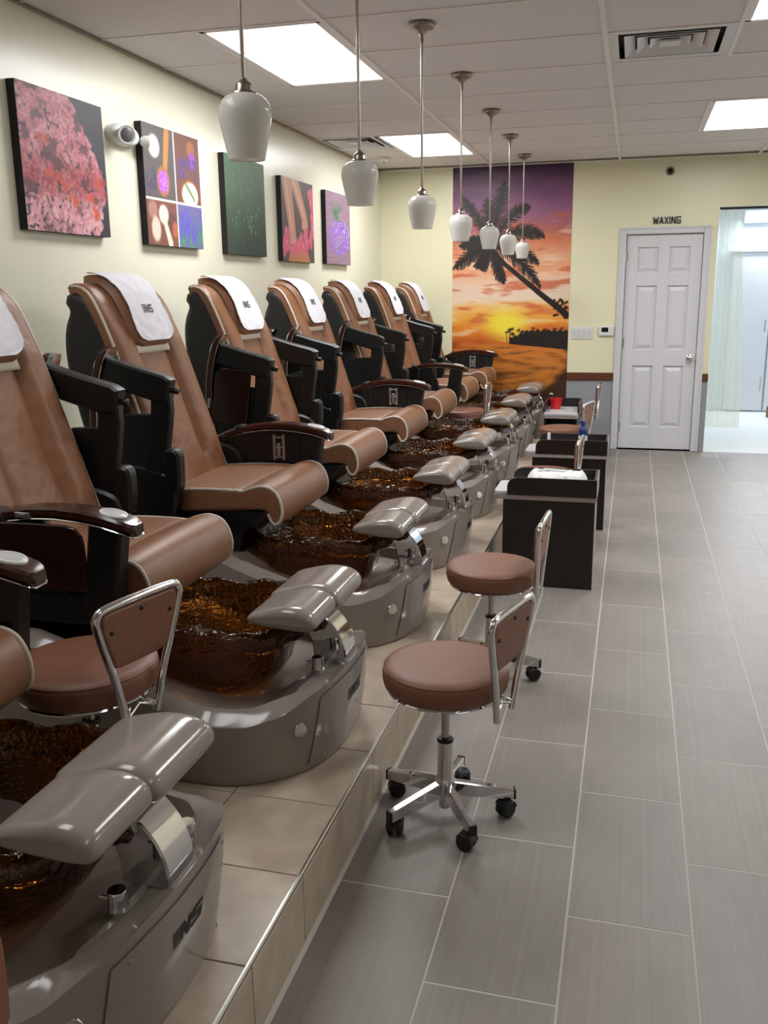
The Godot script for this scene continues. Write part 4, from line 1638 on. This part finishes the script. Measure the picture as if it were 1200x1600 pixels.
	for e in [[0.0, 1.0], [0.03, 1.0], [0.045, 0.93], [0.055, 0.78], [0.058, 0.5]]:
		var r := PackedVector3Array()
		for i in 32:
			var a := TAU * i / 32
			r.append(Vector3(e[0], sin(a) * 0.052 * e[1], -cos(a) * 0.128 * e[1]))
		rings.append(r)
	m.loft(rings)
	part("housing", m, M.white_plastic, em)
	for e in [[0.055, 0.55, -0.01], [-0.118, -0.60, -0.012]]:
		var bs := Basis(Vector3(0, 1, 0), PI / 2 - 0.0) * Basis(Vector3.RIGHT, 0)
		m = MB.new()
		var dirv := Vector3(0.75, -0.1, e[1]).normalized()
		m.xf = Transform3D(Basis(Quaternion(Vector3.UP, dirv)), Vector3(0.050, e[2], e[0]))
		if e[0] < 0: m.xf = m.xf.scaled_local(Vector3(0.72, 0.72, 0.72))
		m.lathe(V2([0.020, 0.0, 0.030, 0.010, 0.040, 0.032, 0.043, 0.058, 0.041, 0.061, 0.038, 0.058]), 24)
		var hdn := part("lamp_head", m, M.white_plastic, em)
		m = MB.new()
		m.xf = Transform3D(Basis(Quaternion(Vector3.UP, dirv)), Vector3(0.050, e[2], e[0]))
		if e[0] < 0: m.xf = m.xf.scaled_local(Vector3(0.72, 0.72, 0.72))
		m.lathe(V2([0.038, 0.055, 0.030, 0.060, 0.012, 0.063, 0.0, 0.0635]), 20)
		part("lens", m, M.lens_grey, hdn)
	# sprinkler by the left vent
	var sp := base("smoke_detector", Vector3(-2.22, H, -8.36))
	tag(sp, "small round white detector on the ceiling by the print wall", "detector")
	m = MB.new()
	m.lathe(V2([0.0, -0.034, 0.030, -0.032, 0.042, -0.022, 0.048, -0.008, 0.048, 0.003]), 24)
	part("cover", m, M.white_plastic, sp)
	m = MB.new()
	m.lathe(V2([0.0, -0.040, 0.010, -0.038, 0.012, -0.032]), 12)
	part("sensor", m, M.lens_grey, sp)

func make_small_things() -> void:
	# white cart standing on the platform at the very edge of the view
	var ct := base("white_cart", Vector3(-0.905, PY, -0.78))
	tag(ct, "white cart with a brown edge strip beside the eighth spa chair's shell", "cart")
	var cm := MB.new()
	cm.box(Vector3(0, 0.235, 0), Vector3(0.22, 0.47, 0.22), 0.004)
	part("body", cm, M.white_plastic, ct)
	cm = MB.new()
	cm.prism(smooth2(V2([0.108, 0.35, 0.122, 0.36, 0.125, 0.47, 0.118, 0.492, 0.098, 0.500, -0.11, 0.500, -0.11, 0.470, 0.108, 0.470]), 3), -0.112, 0.112, 0.002)
	part("edge_strip", cm, M.clay_strip, ct)
	# rolled white towels on the first table
	var tw := MB.new()
	var rings := []
	var nz := FastNoiseLite.new()
	nz.seed = 4
	nz.frequency = 6.0
	for i in 22:
		var t := i / 21.0
		var x := lerpf(-0.155, 0.155, t)
		var e := minf(1.0, minf(t, 1.0 - t) * 9.0 + 0.35)
		var r := PackedVector3Array()
		for k in 18:
			var a := TAU * k / 18
			var g := 1.0 + 0.25 * nz.get_noise_2d(x * 3.0, cos(a) * 0.3 + sin(a) * 0.4)
			r.append(Vector3(x, maxf(-0.030, sin(a) * 0.060 * e * g), -cos(a) * 0.085 * e * g))
		rings.append(r)
	tw.loft(rings)
	var to := base("folded_towel", Vector3(-0.35, 0.5135 + 0.030, -4.83))
	part("cloth", tw, M.white_cloth, to, 60.0)
	var fold := MB.new()
	fold.tube(PackedVector3Array([Vector3(-0.12, 0.052, 0.02), Vector3(-0.05, 0.062, 0.015), Vector3(0.05, 0.058, 0.02), Vector3(0.11, 0.052, 0.01)]), 0.008, 8)
	part("fold", fold, M.white_cloth, to, 60.0)
	tag(to, "rumpled white towel lying on a dark pedicure table", "towel")
	# white bottle and blue bottle on the second table
	var b := base("white_bottle", Vector3(-0.50, 0.5135, -6.03))
	tag(b, "small white bottle with a tall cap on a dark table", "bottle")
	var m := MB.new()
	m.lathe(V2([0.0, 0.0, 0.015, 0.0, 0.016, 0.004, 0.016, 0.055, 0.010, 0.064, 0.009, 0.068]), 18)
	part("body", m, M.white_plastic, b)
	m = MB.new()
	m.lathe(V2([0.010, 0.066, 0.010, 0.104, 0.008, 0.107, 0.0, 0.107]), 16)
	part("cap", m, M.white_cloth, b)
	b = base("blue_bottle", Vector3(-0.285, 0.5135, -6.10))
	tag(b, "tall blue spray bottle on the corner of a dark table", "bottle")
	m = MB.new()
	m.lathe(V2([0.0, 0.0, 0.027, 0.0, 0.029, 0.005, 0.029, 0.11, 0.024, 0.13, 0.012, 0.142, 0.011, 0.15]), 20)
	part("body", m, M.blue_plastic, b)
	m = MB.new()
	m.lathe(V2([0.014, 0.148, 0.014, 0.172, 0.010, 0.18, 0.0, 0.18]), 14)
	m.box(Vector3(-0.015, 0.172, 0), Vector3(0.03, 0.012, 0.014), 0.003)
	part("nozzle", m, M.blue_plastic, b)
	m = MB.new()
	m.lathe(V2([0.0296, 0.025, 0.0296, 0.085]), 20)
	part("label_band", m, M.white_plastic, b)
	# red cup with a brush on the third table
	b = base("red_cup", Vector3(-0.625, 0.5135, -8.16))
	tag(b, "red plastic cup holding a blue brush on a pedicure table", "cup")
	m = MB.new()
	m.lathe(V2([0.0, 0.0, 0.038, 0.0, 0.040, 0.003, 0.052, 0.085, 0.055, 0.087, 0.055, 0.092, 0.050, 0.092, 0.038, 0.008, 0.0, 0.006]), 24)
	part("body", m, M.red_plastic, b)
	var br := base("nail_brush", Vector3(-0.625, 0.527, -8.16))
	tag(br, "pale blue brush leaning out of the red cup", "brush")
	m = MB.new()
	m.tube(PackedVector3Array([Vector3(0.018, 0.0, 0), Vector3(-0.02, 0.085, 0.005), Vector3(-0.038, 0.115, 0.01)]), 0.005, 8)
	part("handle", m, M.blue_plastic, br)
	m = MB.new()
	m.box(Vector3(-0.042, 0.118, 0.01), Vector3(0.03, 0.012, 0.012), 0.003)
	part("bristles", m, M.white_plastic, br)

# ------------------------------------------------------------------ prints
func blob(img: Image, c: Vector2, r: float, col: Color, soft := 0.3, squash := 1.0, ang := 0.0) -> void:
	var R := int(r * maxf(1.0, squash)) + 2
	var ca := cos(ang)
	var sa := sin(ang)
	for y in range(maxi(0, int(c.y) - R), mini(img.get_height(), int(c.y) + R + 1)):
		for x in range(maxi(0, int(c.x) - R), mini(img.get_width(), int(c.x) + R + 1)):
			var d := Vector2(x, y) - c
			d = Vector2(d.x * ca + d.y * sa, (-d.x * sa + d.y * ca) / squash)
			var k := d.length() / r
			if k < 1.0:
				var a := clampf((1.0 - k) / soft, 0.0, 1.0) * col.a
				img.set_pixel(x, y, img.get_pixel(x, y).lerp(Color(col.r, col.g, col.b), a))

func stroke(img: Image, a: Vector2, b: Vector2, w0: float, w1: float, col: Color) -> void:
	var n := int(a.distance_to(b) / 0.8) + 1
	for i in n + 1:
		var t := i / float(n)
		blob(img, a.lerp(b, t), maxf(0.7, lerpf(w0, w1, t)), col, 0.5)

func new_img(w: int, h: int, c: Color) -> Image:
	var i := Image.create(w, h, false, Image.FORMAT_RGBA8)
	i.fill(c)
	return i

func make_prints() -> void:
	var rng := RandomNumberGenerator.new()
	rng.seed = 2024
	var n := 200
	# --- blossom
	var bn := 256
	var im := new_img(bn, bn, Color(0.20, 0.18, 0.23))
	var fz := FastNoiseLite.new()
	fz.seed = 8
	fz.frequency = 0.018
	for pass_n in 3:
		for i in 1300:
			var p := Vector2(rng.randf() * bn, rng.randf() * bn)
			var edge := bn * interp([0.0, 0.12, 0.3, 0.5, 0.62, 0.8, 1.0], [0.60, 0.66, 0.80, 0.93, 0.98, 0.92, 0.84], p.y / bn) + 10.0 * fz.get_noise_2d(p.x, p.y * 2.0)
			if p.x > edge: continue
			var t := fz.get_noise_2d(p.x * 0.8, p.y * 0.8)
			var mid := exp(-pow((p.y - bn * 0.60 - 18.0 * t) / (bn * 0.13), 2.0))
			var col := Color(0.72, 0.36, 0.42).lerp(Color(0.90, 0.66, 0.69), clampf(rng.randf() * 0.9 + t * 0.6, 0.0, 1.0))
			col = col.lerp(Color(0.62, 0.17, 0.19), mid * rng.randf_range(0.2, 1.0))
			if t < -0.28: col = col.lerp(Color(0.30, 0.17, 0.19), 0.7)
			if p.y > bn * 0.74: col = col.lerp(Color(0.95, 0.77, 0.79), rng.randf() * 0.8)
			col.a = 0.8
			blob(im, p, rng.randf_range(3.0, 9.0 - 2.0 * pass_n), col, 0.5, rng.randf_range(0.55, 1.5), rng.randf() * PI)
	for e in [[60, 95], [70, 150], [118, 170], [212, 205], [205, 222], [196, 190], [232, 150], [92, 160], [140, 190]]:
		for k in 5: blob(im, Vector2(e[0] + rng.randf_range(-9, 9), e[1] + rng.randf_range(-9, 9)), rng.randf_range(4, 9), Color(0.84, 0.32, 0.20, 0.6), 0.7, 1.6, rng.randf() * PI)
	for e in [[110, 110, 150, 150], [60, 190, 74, 226], [128, 96, 152, 136]]:
		stroke(im, Vector2(e[0], e[1]), Vector2(e[2], e[3]), 3.0, 1.5, Color(0.40, 0.28, 0.22, 0.5))
	printed("print_blossom", im)
	# --- four squares
	im = new_img(n, n, Color(0.93, 0.92, 0.93))
	im.fill_rect(Rect2i(0, 0, 104, 120), Color(0.36, 0.33, 0.33))
	im.fill_rect(Rect2i(108, 0, 92, 120), Color(0.42, 0.28, 0.25))
	im.fill_rect(Rect2i(0, 124, 104, 76), Color(0.45, 0.28, 0.24))
	im.fill_rect(Rect2i(108, 124, 92, 76), Color(0.30, 0.42, 0.28))
	var q := new_img(104, 120, Color(0.36, 0.33, 0.33))
	blob(q, Vector2(36, 34), 22, Color(0.90, 0.90, 0.90), 0.3)
	stroke(q, Vector2(82, 6), Vector2(70, 70), 10, 8, Color(0.72, 0.50, 0.27))
	blob(q, Vector2(62, 90), 24, Color(0.66, 0.42, 0.22), 0.15, 1.15)
	blob(q, Vector2(62, 90), 19, Color(0.66, 0.35, 0.78), 0.2, 1.15)
	for i in 40: blob(q, Vector2(rng.randf_range(4, 36), rng.randf_range(74, 116)), rng.randf_range(1.5, 4), Color(0.28, 0.24, 0.42, 0.8))
	for i in 40: blob(q, Vector2(rng.randf_range(48, 76), rng.randf_range(74, 106)), 2, Color(0.80, 0.55, 0.88, 0.7))
	im.blit_rect(q, Rect2i(0, 0, 104, 120), Vector2i(0, 0))
	q = new_img(92, 120, Color(0.45, 0.30, 0.27))
	blob(q, Vector2(60, 22), 17, Color(0.62, 0.40, 0.28))
	blob(q, Vector2(64, 42), 17, Color(0.55, 0.32, 0.66), 0.3)
	for i in 70: blob(q, Vector2(rng.randf_range(8, 78), rng.randf_range(40, 76)), rng.randf_range(2, 5), Color(0.34, 0.28, 0.52, 0.8))
	blob(q, Vector2(50, 104), 36, Color(0.62, 0.36, 0.24), 0.1, 0.8)
	blob(q, Vector2(50, 104), 32, Color(0.88, 0.89, 0.80), 0.1, 0.75)
	stroke(q, Vector2(36, 86), Vector2(66, 112), 4, 3, Color(0.45, 0.55, 0.33))
	im.blit_rect(q, Rect2i(0, 0, 92, 120), Vector2i(108, 0))
	q = new_img(104, 76, Color(0.48, 0.30, 0.26))
	blob(q, Vector2(20, 16), 18, Color(0.66, 0.48, 0.44), 0.3)
	blob(q, Vector2(84, 34), 20, Color(0.40, 0.24, 0.24), 0.3)
	blob(q, Vector2(56, 22), 19, Color(0.90, 0.84, 0.78), 0.25)
	stroke(q, Vector2(60, 36), Vector2(76, 72), 7, 9, Color(0.88, 0.81, 0.75))
	blob(q, Vector2(28, 48), 18, Color(0.86, 0.78, 0.71), 0.3, 1.4)
	blob(q, Vector2(94, 46), 12, Color(0.70, 0.38, 0.28), 0.3, 1.4)
	im.blit_rect(q, Rect2i(0, 0, 104, 76), Vector2i(0, 124))
	q = new_img(92, 76, Color(0.42, 0.40, 0.60))
	for i in 130:
		var x := rng.randf() * 92
		var y := rng.randf_range(26, 76)
		stroke(q, Vector2(x, y), Vector2(x + rng.randf_range(-4, 4), y - rng.randf_range(8, 18)), 1.2, 0.6, Color(0.20, 0.50 + rng.randf() * 0.25, 0.24, 0.8))
	for i in 26:
		var x := rng.randf() * 92
		var y := rng.randf_range(0, 40)
		for k in 16: blob(q, Vector2(x + rng.randf_range(-2.5, 2.5) + k * 0.2, y + k * 1.9), rng.randf_range(1.4, 2.8), Color(0.40, 0.24 + rng.randf() * 0.16, 0.66 + rng.randf() * 0.2, 0.9))
	im.blit_rect(q, Rect2i(0, 0, 92, 76), Vector2i(108, 124))
	printed("print_spa", im)
	# --- leaf
	im = new_img(n, n, Color.BLACK)
	var nz := FastNoiseLite.new()
	nz.seed = 5
	nz.frequency = 0.012
	for y in n:
		for x in n:
			var k := clampf(1.0 - (x * 0.35 + y * 0.9) / (n * 1.05), 0.0, 1.0) + 0.10 * nz.get_noise_2d(x, y)
			im.set_pixel(x, y, Color(0.13, 0.19, 0.15).lerp(Color(0.36, 0.50, 0.36), clampf(k, 0, 1)))
	for i in 5:
		stroke(im, Vector2(10 + i * 40, -10 + i * 12), Vector2(90 + i * 42, 190 - i * 6), 0.9, 0.9, Color(0.45, 0.55, 0.42, 0.35))
	for i in 46:
		var p := Vector2(rng.randf_range(8, 175), rng.randf_range(14, 150))
		var r := rng.randf_range(1.5, 6.5)
		blob(im, p, r, Color(0.20, 0.32, 0.22, 0.8), 0.4, 1.4)
		blob(im, p + Vector2(-r * 0.2, r * 0.3), r * 0.7, Color(0.55, 0.70, 0.55, 0.5), 0.8, 1.3)
		blob(im, p + Vector2(-r * 0.3, -r * 0.5), maxf(1.0, r * 0.25), Color(0.9, 0.96, 0.9, 0.9), 0.5)
	printed("print_leaf", im)
	# --- feet and petals
	im = new_img(n, n, Color(0.33, 0.27, 0.26))
	blob(im, Vector2(100, 215), 75, Color(0.72, 0.46, 0.32), 0.1, 0.9)
	for i in 26:
		var p := Vector2(rng.randf_range(0, 200), rng.randf_range(125, 180))
		if i > 16: p = Vector2(rng.randf_range(175, 200), rng.randf_range(20, 150))
		blob(im, p, rng.randf_range(9, 17), Color(0.82, 0.36, 0.48, 0.9), 0.3, 1.5, rng.randf_range(-0.6, 0.6))
		blob(im, p + Vector2(-3, -4), 6, Color(0.92, 0.58, 0.66, 0.7), 0.8)
	for f in [[Vector2(30, -10), Vector2(62, 130), 30.0, 20.0], [Vector2(72, -10), Vector2(140, 90), 26.0, 18.0]]:
		stroke(im, f[0], f[1], f[2], f[3], Color(0.76, 0.55, 0.46))
		stroke(im, f[0] + Vector2(-6, 0), f[1] + Vector2(-5, -6), 10, 6, Color(0.84, 0.64, 0.55, 0.25))
		for k in 5:
			var d: Vector2 = f[1] + Vector2(-16 + k * 8.0, 20 + 3.0 * (2 - absf(k - 1)))
			stroke(im, f[1] + Vector2(-14 + k * 7.0, 4), d, 5.2, 4.4, Color(0.77, 0.56, 0.47))
			blob(im, d + Vector2(0, 1), 2.2, Color(0.90, 0.72, 0.66), 0.4)
	printed("print_feet", im)
	# --- lavender bunch
	im = new_img(n, n, Color(0.56, 0.46, 0.53))
	for y in n:
		for x in n:
			var k := 0.06 * nz.get_noise_2d(x * 0.7, y * 9.0)
			im.set_pixel(x, y, Color(0.57 + k, 0.46 + k, 0.53 + k))
	for i in 26:
		stroke(im, Vector2(rng.randf_range(60, 110), rng.randf_range(60, 80)), Vector2(rng.randf_range(20, 160), rng.randf_range(20, 50)), 2.5, 1.0, Color(0.30, 0.45, 0.32, 0.9))
	for i in 420:
		var a := rng.randf() * TAU
		var rr := sqrt(rng.randf())
		var p := Vector2(105 + cos(a) * rr * 92, 112 + sin(a) * rr * 48 + 12)
		if p.x < 20 and p.y > 110: continue
		blob(im, p, rng.randf_range(2, 5.5), Color(0.42 + rng.randf() * 0.26, 0.26 + rng.randf() * 0.30, 0.66 + rng.randf() * 0.2, 0.9), 0.5, 1.5, rng.randf() * PI)
	for i in 60: blob(im, Vector2(rng.randf_range(70, 190), rng.randf_range(80, 150)), 2.5, Color(0.80, 0.74, 0.84, 0.7), 0.5, 2.0, rng.randf() * PI)
	printed("print_lavender", im)
	make_mural_print(rng)
	# --- the maker's mark: bars running into two slanted letters
	for e in [["logo_white", Color(0.28, 0.27, 0.30)], ["logo_grey", Color(0.07, 0.06, 0.06)]]:
		im = new_img(160, 80, Color(e[1].r, e[1].g, e[1].b, 0.0))
		var ink: Color = e[1]
		for y in range(6, 74):
			var sl := (74 - y) * 0.18
			var bar := (y - 6) / 10
			if (y - 6) % 10 < 6:
				for x in range(int(4 + sl * 0.3 + bar * 0.5), int(52 + sl)):
					im.set_pixel(x, y, ink)
			# N
			for x in range(52, 100):
				var u := x - sl - 44.0
				var t := (y - 6) / 68.0
				if u < 0 or u > 46: continue
				if u < 12 or u > 33 or absf(u - (8.0 + t * 30.0)) < 8.0: im.set_pixel(x, y, ink)
			# S
			for x in range(96, 158):
				var u := x - sl - 94.0
				var t := (y - 6) / 68.0
				if u < 0 or u > 46: continue
				var on := t < 0.2 or t > 0.8 or (t > 0.4 and t < 0.6) or (u < 13 and t < 0.5) or (u > 33 and t > 0.5)
				if on: im.set_pixel(x, y, ink)
		var mm := printed(e[0], im, 0.6)
		mm.transparency = BaseMaterial3D.TRANSPARENCY_ALPHA_SCISSOR
		mm.alpha_scissor_threshold = 0.5

func make_mural_print(rng: RandomNumberGenerator) -> void:
	var W := 286
	var HH := 620
	var im := new_img(W, HH, Color.BLACK)
	var nz := FastNoiseLite.new()
	nz.seed = 11
	nz.frequency = 0.010
	nz.fractal_octaves = 5
	var stops := [0.0, 0.06, 0.14, 0.22, 0.28, 0.34, 0.39, 0.44, 0.50, 0.57, 0.61, 0.66, 0.72, 0.77, 0.80, 0.88, 1.2]
	var cols := [Color(0.28, 0.16, 0.28), Color(0.38, 0.22, 0.36), Color(0.52, 0.32, 0.48), Color(0.62, 0.38, 0.50), Color(0.72, 0.40, 0.36), Color(0.86, 0.52, 0.36), Color(0.90, 0.66, 0.52), Color(0.93, 0.64, 0.46), Color(0.93, 0.80, 0.70), Color(0.94, 0.85, 0.76), Color(0.96, 0.76, 0.46), Color(0.95, 0.66, 0.25), Color(0.90, 0.50, 0.16), Color(0.78, 0.36, 0.12), Color(0.80, 0.46, 0.17), Color(0.78, 0.47, 0.17), Color(0.50, 0.30, 0.11)]
	var sun := Vector2(0.46, 0.695)
	for y in HH:
		for x in W:
			var u := x / float(W)
			var v := y / float(HH) * (2.477 / 2.13)   # the part behind the chairs goes on below
			var cl := nz.get_noise_2d(x * 0.55, y * 2.4)
			var vv := clampf(v + 0.045 * cl + 0.02 * (u - 0.5), 0.0, 1.0)
			var i := 0
			while i < stops.size() - 2 and stops[i + 1] < vv: i += 1
			var c: Color = cols[i].lerp(cols[i + 1], (vv - stops[i]) / (stops[i + 1] - stops[i]))
			if v < 0.772:
				if v > 0.13: c = c.lerp(Color(0.80, 0.36, 0.22), clampf(cl * 2.6 - 0.35, 0.0, 0.75) * smoothstep(0.13, 0.3, v))
				if v > 0.20: c = c.lerp(Color(0.96, 0.86, 0.74), clampf(-cl * 2.2 - 0.45, 0.0, 0.6))
				var d := Vector2((u - sun.x), (v - sun.y) * 2.6).length()
				c = c.lerp(Color(0.99, 0.93, 0.28), smoothstep(0.28, 0.05, d) * 0.95)
			else:
				var rp := nz.get_noise_2d(x * 1.2, y * 7.0)
				c = c.lerp(Color(0.90, 0.56, 0.20), clampf(rp * 1.6, 0.0, 0.4))
				c = c.lerp(Color(0.30, 0.16, 0.07), clampf(-rp * 1.3 - 0.15, 0.0, 0.4))
				# dark shore sweeping down the right side
				var edge := interp([0.77, 0.80, 0.83, 0.88, 0.95, 1.0, 1.1], [0.70, 0.93, 0.98, 0.96, 0.86, 0.74, 0.5], v)
				if u > edge: c = c.lerp(Color(0.17, 0.09, 0.05), clampf((u - edge) * 12.0, 0.0, 0.85))
				# wet band running in from the left
				var wet := exp(-pow((v - (0.955 - 0.075 * u)) / 0.012, 2.0)) * smoothstep(0.75, 0.3, u)
				c = c.lerp(Color(0.24, 0.12, 0.06), wet * 0.8)
			im.set_pixel(x, y, Color(c.r, c.g, c.b))
	var dk := Color(0.115, 0.075, 0.07)
	var px := func(zx: float, zy: float) -> Vector2: return Vector2((zx - 65.0) / 745.0 * W, (zy - 75.0) / (1430.0) * HH * (2.13 / 2.477))
	# far headland with small palms
	var a: Vector2 = px.call(440.0, 1190.0)
	for x in range(int(a.x), W):
		var t := (x - a.x) / (W - a.x)
		var top_y: float = px.call(0.0, 1165.0 - 45.0 * smoothstep(0.0, 0.35, t) - 14.0 * absf(sin(x * 0.23)) - 8.0 * absf(sin(x * 0.71))).y
		var low_y: float = px.call(0.0, 1195.0 + 34.0 * t).y
		for y in range(int(top_y), int(low_y)): im.set_pixel(x, y, dk)
	for i in 22:
		var b: Vector2 = px.call(rng.randf_range(420, 770), 1180.0)
		var tp: Vector2 = px.call(0.0, rng.randf_range(1085, 1130))
		stroke(im, b, Vector2(b.x + rng.randf_range(-3, 3), tp.y), 0.8, 0.7, dk)
		for k in 7:
			var an := TAU * k / 7.0 + rng.randf()
			stroke(im, Vector2(b.x, tp.y), Vector2(b.x + cos(an) * 6.0, tp.y + sin(an) * 4.0 + 1.0), 1.0, 0.6, dk)
	# trunk
	var tr := [Vector2(320, 585), Vector2(400, 680), Vector2(520, 780), Vector2(640, 880), Vector2(730, 950), Vector2(800, 1010)]
	for i in tr.size() - 1:
		stroke(im, px.call(tr[i].x, tr[i].y), px.call(tr[i + 1].x, tr[i + 1].y), 5.0 + i * 0.6, 5.4 + i * 0.7, dk)
	# palm crown at right edge
	for i in 26:
		var p: Vector2 = px.call(rng.randf_range(715, 800), rng.randf_range(905, 1030))
		stroke(im, p, p + Vector2(rng.randf_range(-11, 9), rng.randf_range(-6, 16)), 3.6, 0.9, dk)
	# fronds
	var heart := Vector2(310, 560)
	var fr := [[Vector2(390, 175), Vector2(345, 330), 1.15], [Vector2(120, 250), Vector2(215, 340), 0.8], [Vector2(550, 330), Vector2(450, 300), 0.85], [Vector2(640, 515), Vector2(520, 400), 0.95], [Vector2(610, 680), Vector2(510, 560), 0.8], [Vector2(625, 830), Vector2(540, 650), 0.75], [Vector2(395, 800), Vector2(355, 690), 0.75], [Vector2(240, 700), Vector2(260, 640), 0.9], [Vector2(70, 700), Vector2(190, 590), 0.85], [Vector2(170, 530), Vector2(230, 510), 0.8], [Vector2(280, 270), Vector2(300, 400), 1.0], [Vector2(110, 560), Vector2(200, 520), 0.7]]
	for f in fr:
		var p0: Vector2 = px.call(heart.x, heart.y)
		var p1: Vector2 = px.call(f[1].x, f[1].y)
		var p2: Vector2 = px.call(f[0].x, f[0].y)
		var prev := p0
		for i in range(1, 27):
			var t := i / 26.0
			var p := p0.lerp(p1, t).lerp(p1.lerp(p2, t), t)
			stroke(im, prev, p, 1.4, 1.0, dk)
			var d := (p - prev).normalized()
			var nn := Vector2(-d.y, d.x)
			var L: float = 30.0 * f[2] * sin(PI * clampf(t * 0.85 + 0.12, 0.0, 1.0))
			for sgn in [-1.0, 1.0]:
				var tip: Vector2 = p + (nn * sgn * 0.75 + d * 0.75).normalized() * L * rng.randf_range(0.75, 1.05) + Vector2(0, L * 0.22)
				stroke(im, p, tip, 1.9, 0.8, dk)
				stroke(im, prev.lerp(p, 0.5), tip + Vector2(rng.randf_range(-3, 3), rng.randf_range(-2, 4)), 1.6, 0.7, dk)
			prev = p
	printed("print_mural", im, 0.45)

# ------------------------------------------------------------------ the scene
func _ready() -> void:
	make_materials()
	make_prints()
	setup_view()
	make_room()
	make_spa_parts()
	var ord := ["first", "second", "third", "fourth", "fifth", "sixth", "seventh", "eighth"]
	var zs := [-8.66, -7.62, -6.58, -5.54, -4.50, -3.48, -2.46, -1.37]
	var arms := [[[true, "open"], [false, "panel"]], [[false, "open"], [true, "open"]], [[true, "open"], [true, "open"]], [[true, "open"], [false, "panel"]], [[true, "tray"], [true, "open"]], [[true, "open"], [false, "panel"]], [[false, "tray"], [true, "open"]], [[true, "open"], [false, "open"]]]
	for i in 8:
		make_spa(zs[i], "brown leather pedicure spa chair with amber bowl, %s from the mural wall" % ord[i], "white logo towel over the headrest of the %s spa chair from the mural" % ord[i], arms[i][0], arms[i][1])
	make_stool_parts()
	stool(Vector3(-0.475, 0, -2.42), 0.495, -0.28, deg_to_rad(-15), "brown rolling stool standing alone on the grey floor beside the step")
	stool(Vector3(-0.50, 0, -3.50), 0.470, -0.05, deg_to_rad(8), "brown rolling stool in front of the table with the white towel")
	stool(Vector3(-0.47, 0, -5.46), 0.480, -0.05, deg_to_rad(20), "brown rolling stool between the towel table and the bottle table")
	stool(Vector3(-0.50, 0, -7.30), 0.480, -0.25, deg_to_rad(0), "brown rolling stool between the bottle table and the red cup table")
	stool(Vector3(-0.48, 0, -8.74), 0.480, -0.05, deg_to_rad(12), "brown rolling stool behind the red cup table by the grey wall")
	stool(Vector3(-1.315, PY, -1.915), 0.425, -0.25, deg_to_rad(0), "brown rolling stool on the platform between the seventh and eighth spa chairs from the mural", 0.68)
	stool(Vector3(-1.27, PY, -7.10), 0.425, 0.0, deg_to_rad(0), "brown rolling stool on the platform between the second and third spa chairs from the mural", 0.52)
	table(Vector3(-0.380, 0, -4.812), 0.0, "dark pedicure side table carrying a rumpled white towel")
	table(Vector3(-0.362, 0, -6.085), 0.0, "dark pedicure side table carrying a white bottle and a blue bottle")
	table(Vector3(-0.56, 0, -8.11), PI / 2, "dark pedicure side table carrying a red cup")
	var pn := [[-2.32, -0.98, 2.054, 1.864], [-3.35, -0.98, 2.021, 1.838], [-4.36, -0.977, 1.995, 1.816], [-5.38, -0.98, 1.987, 1.808], [-6.46, -0.978, 1.988, 1.808], [-7.50, -0.986, 1.992, 1.805], [-8.58, -1.0, 1.985, 1.812]]
	for i in 7:
		pendant(pn[i][0], pn[i][1], pn[i][2], pn[i][3], "white glass pendant lamp on a nickel rod, %s from the mural wall" % ord[6 - i])
	make_wall_things()
	make_small_things()
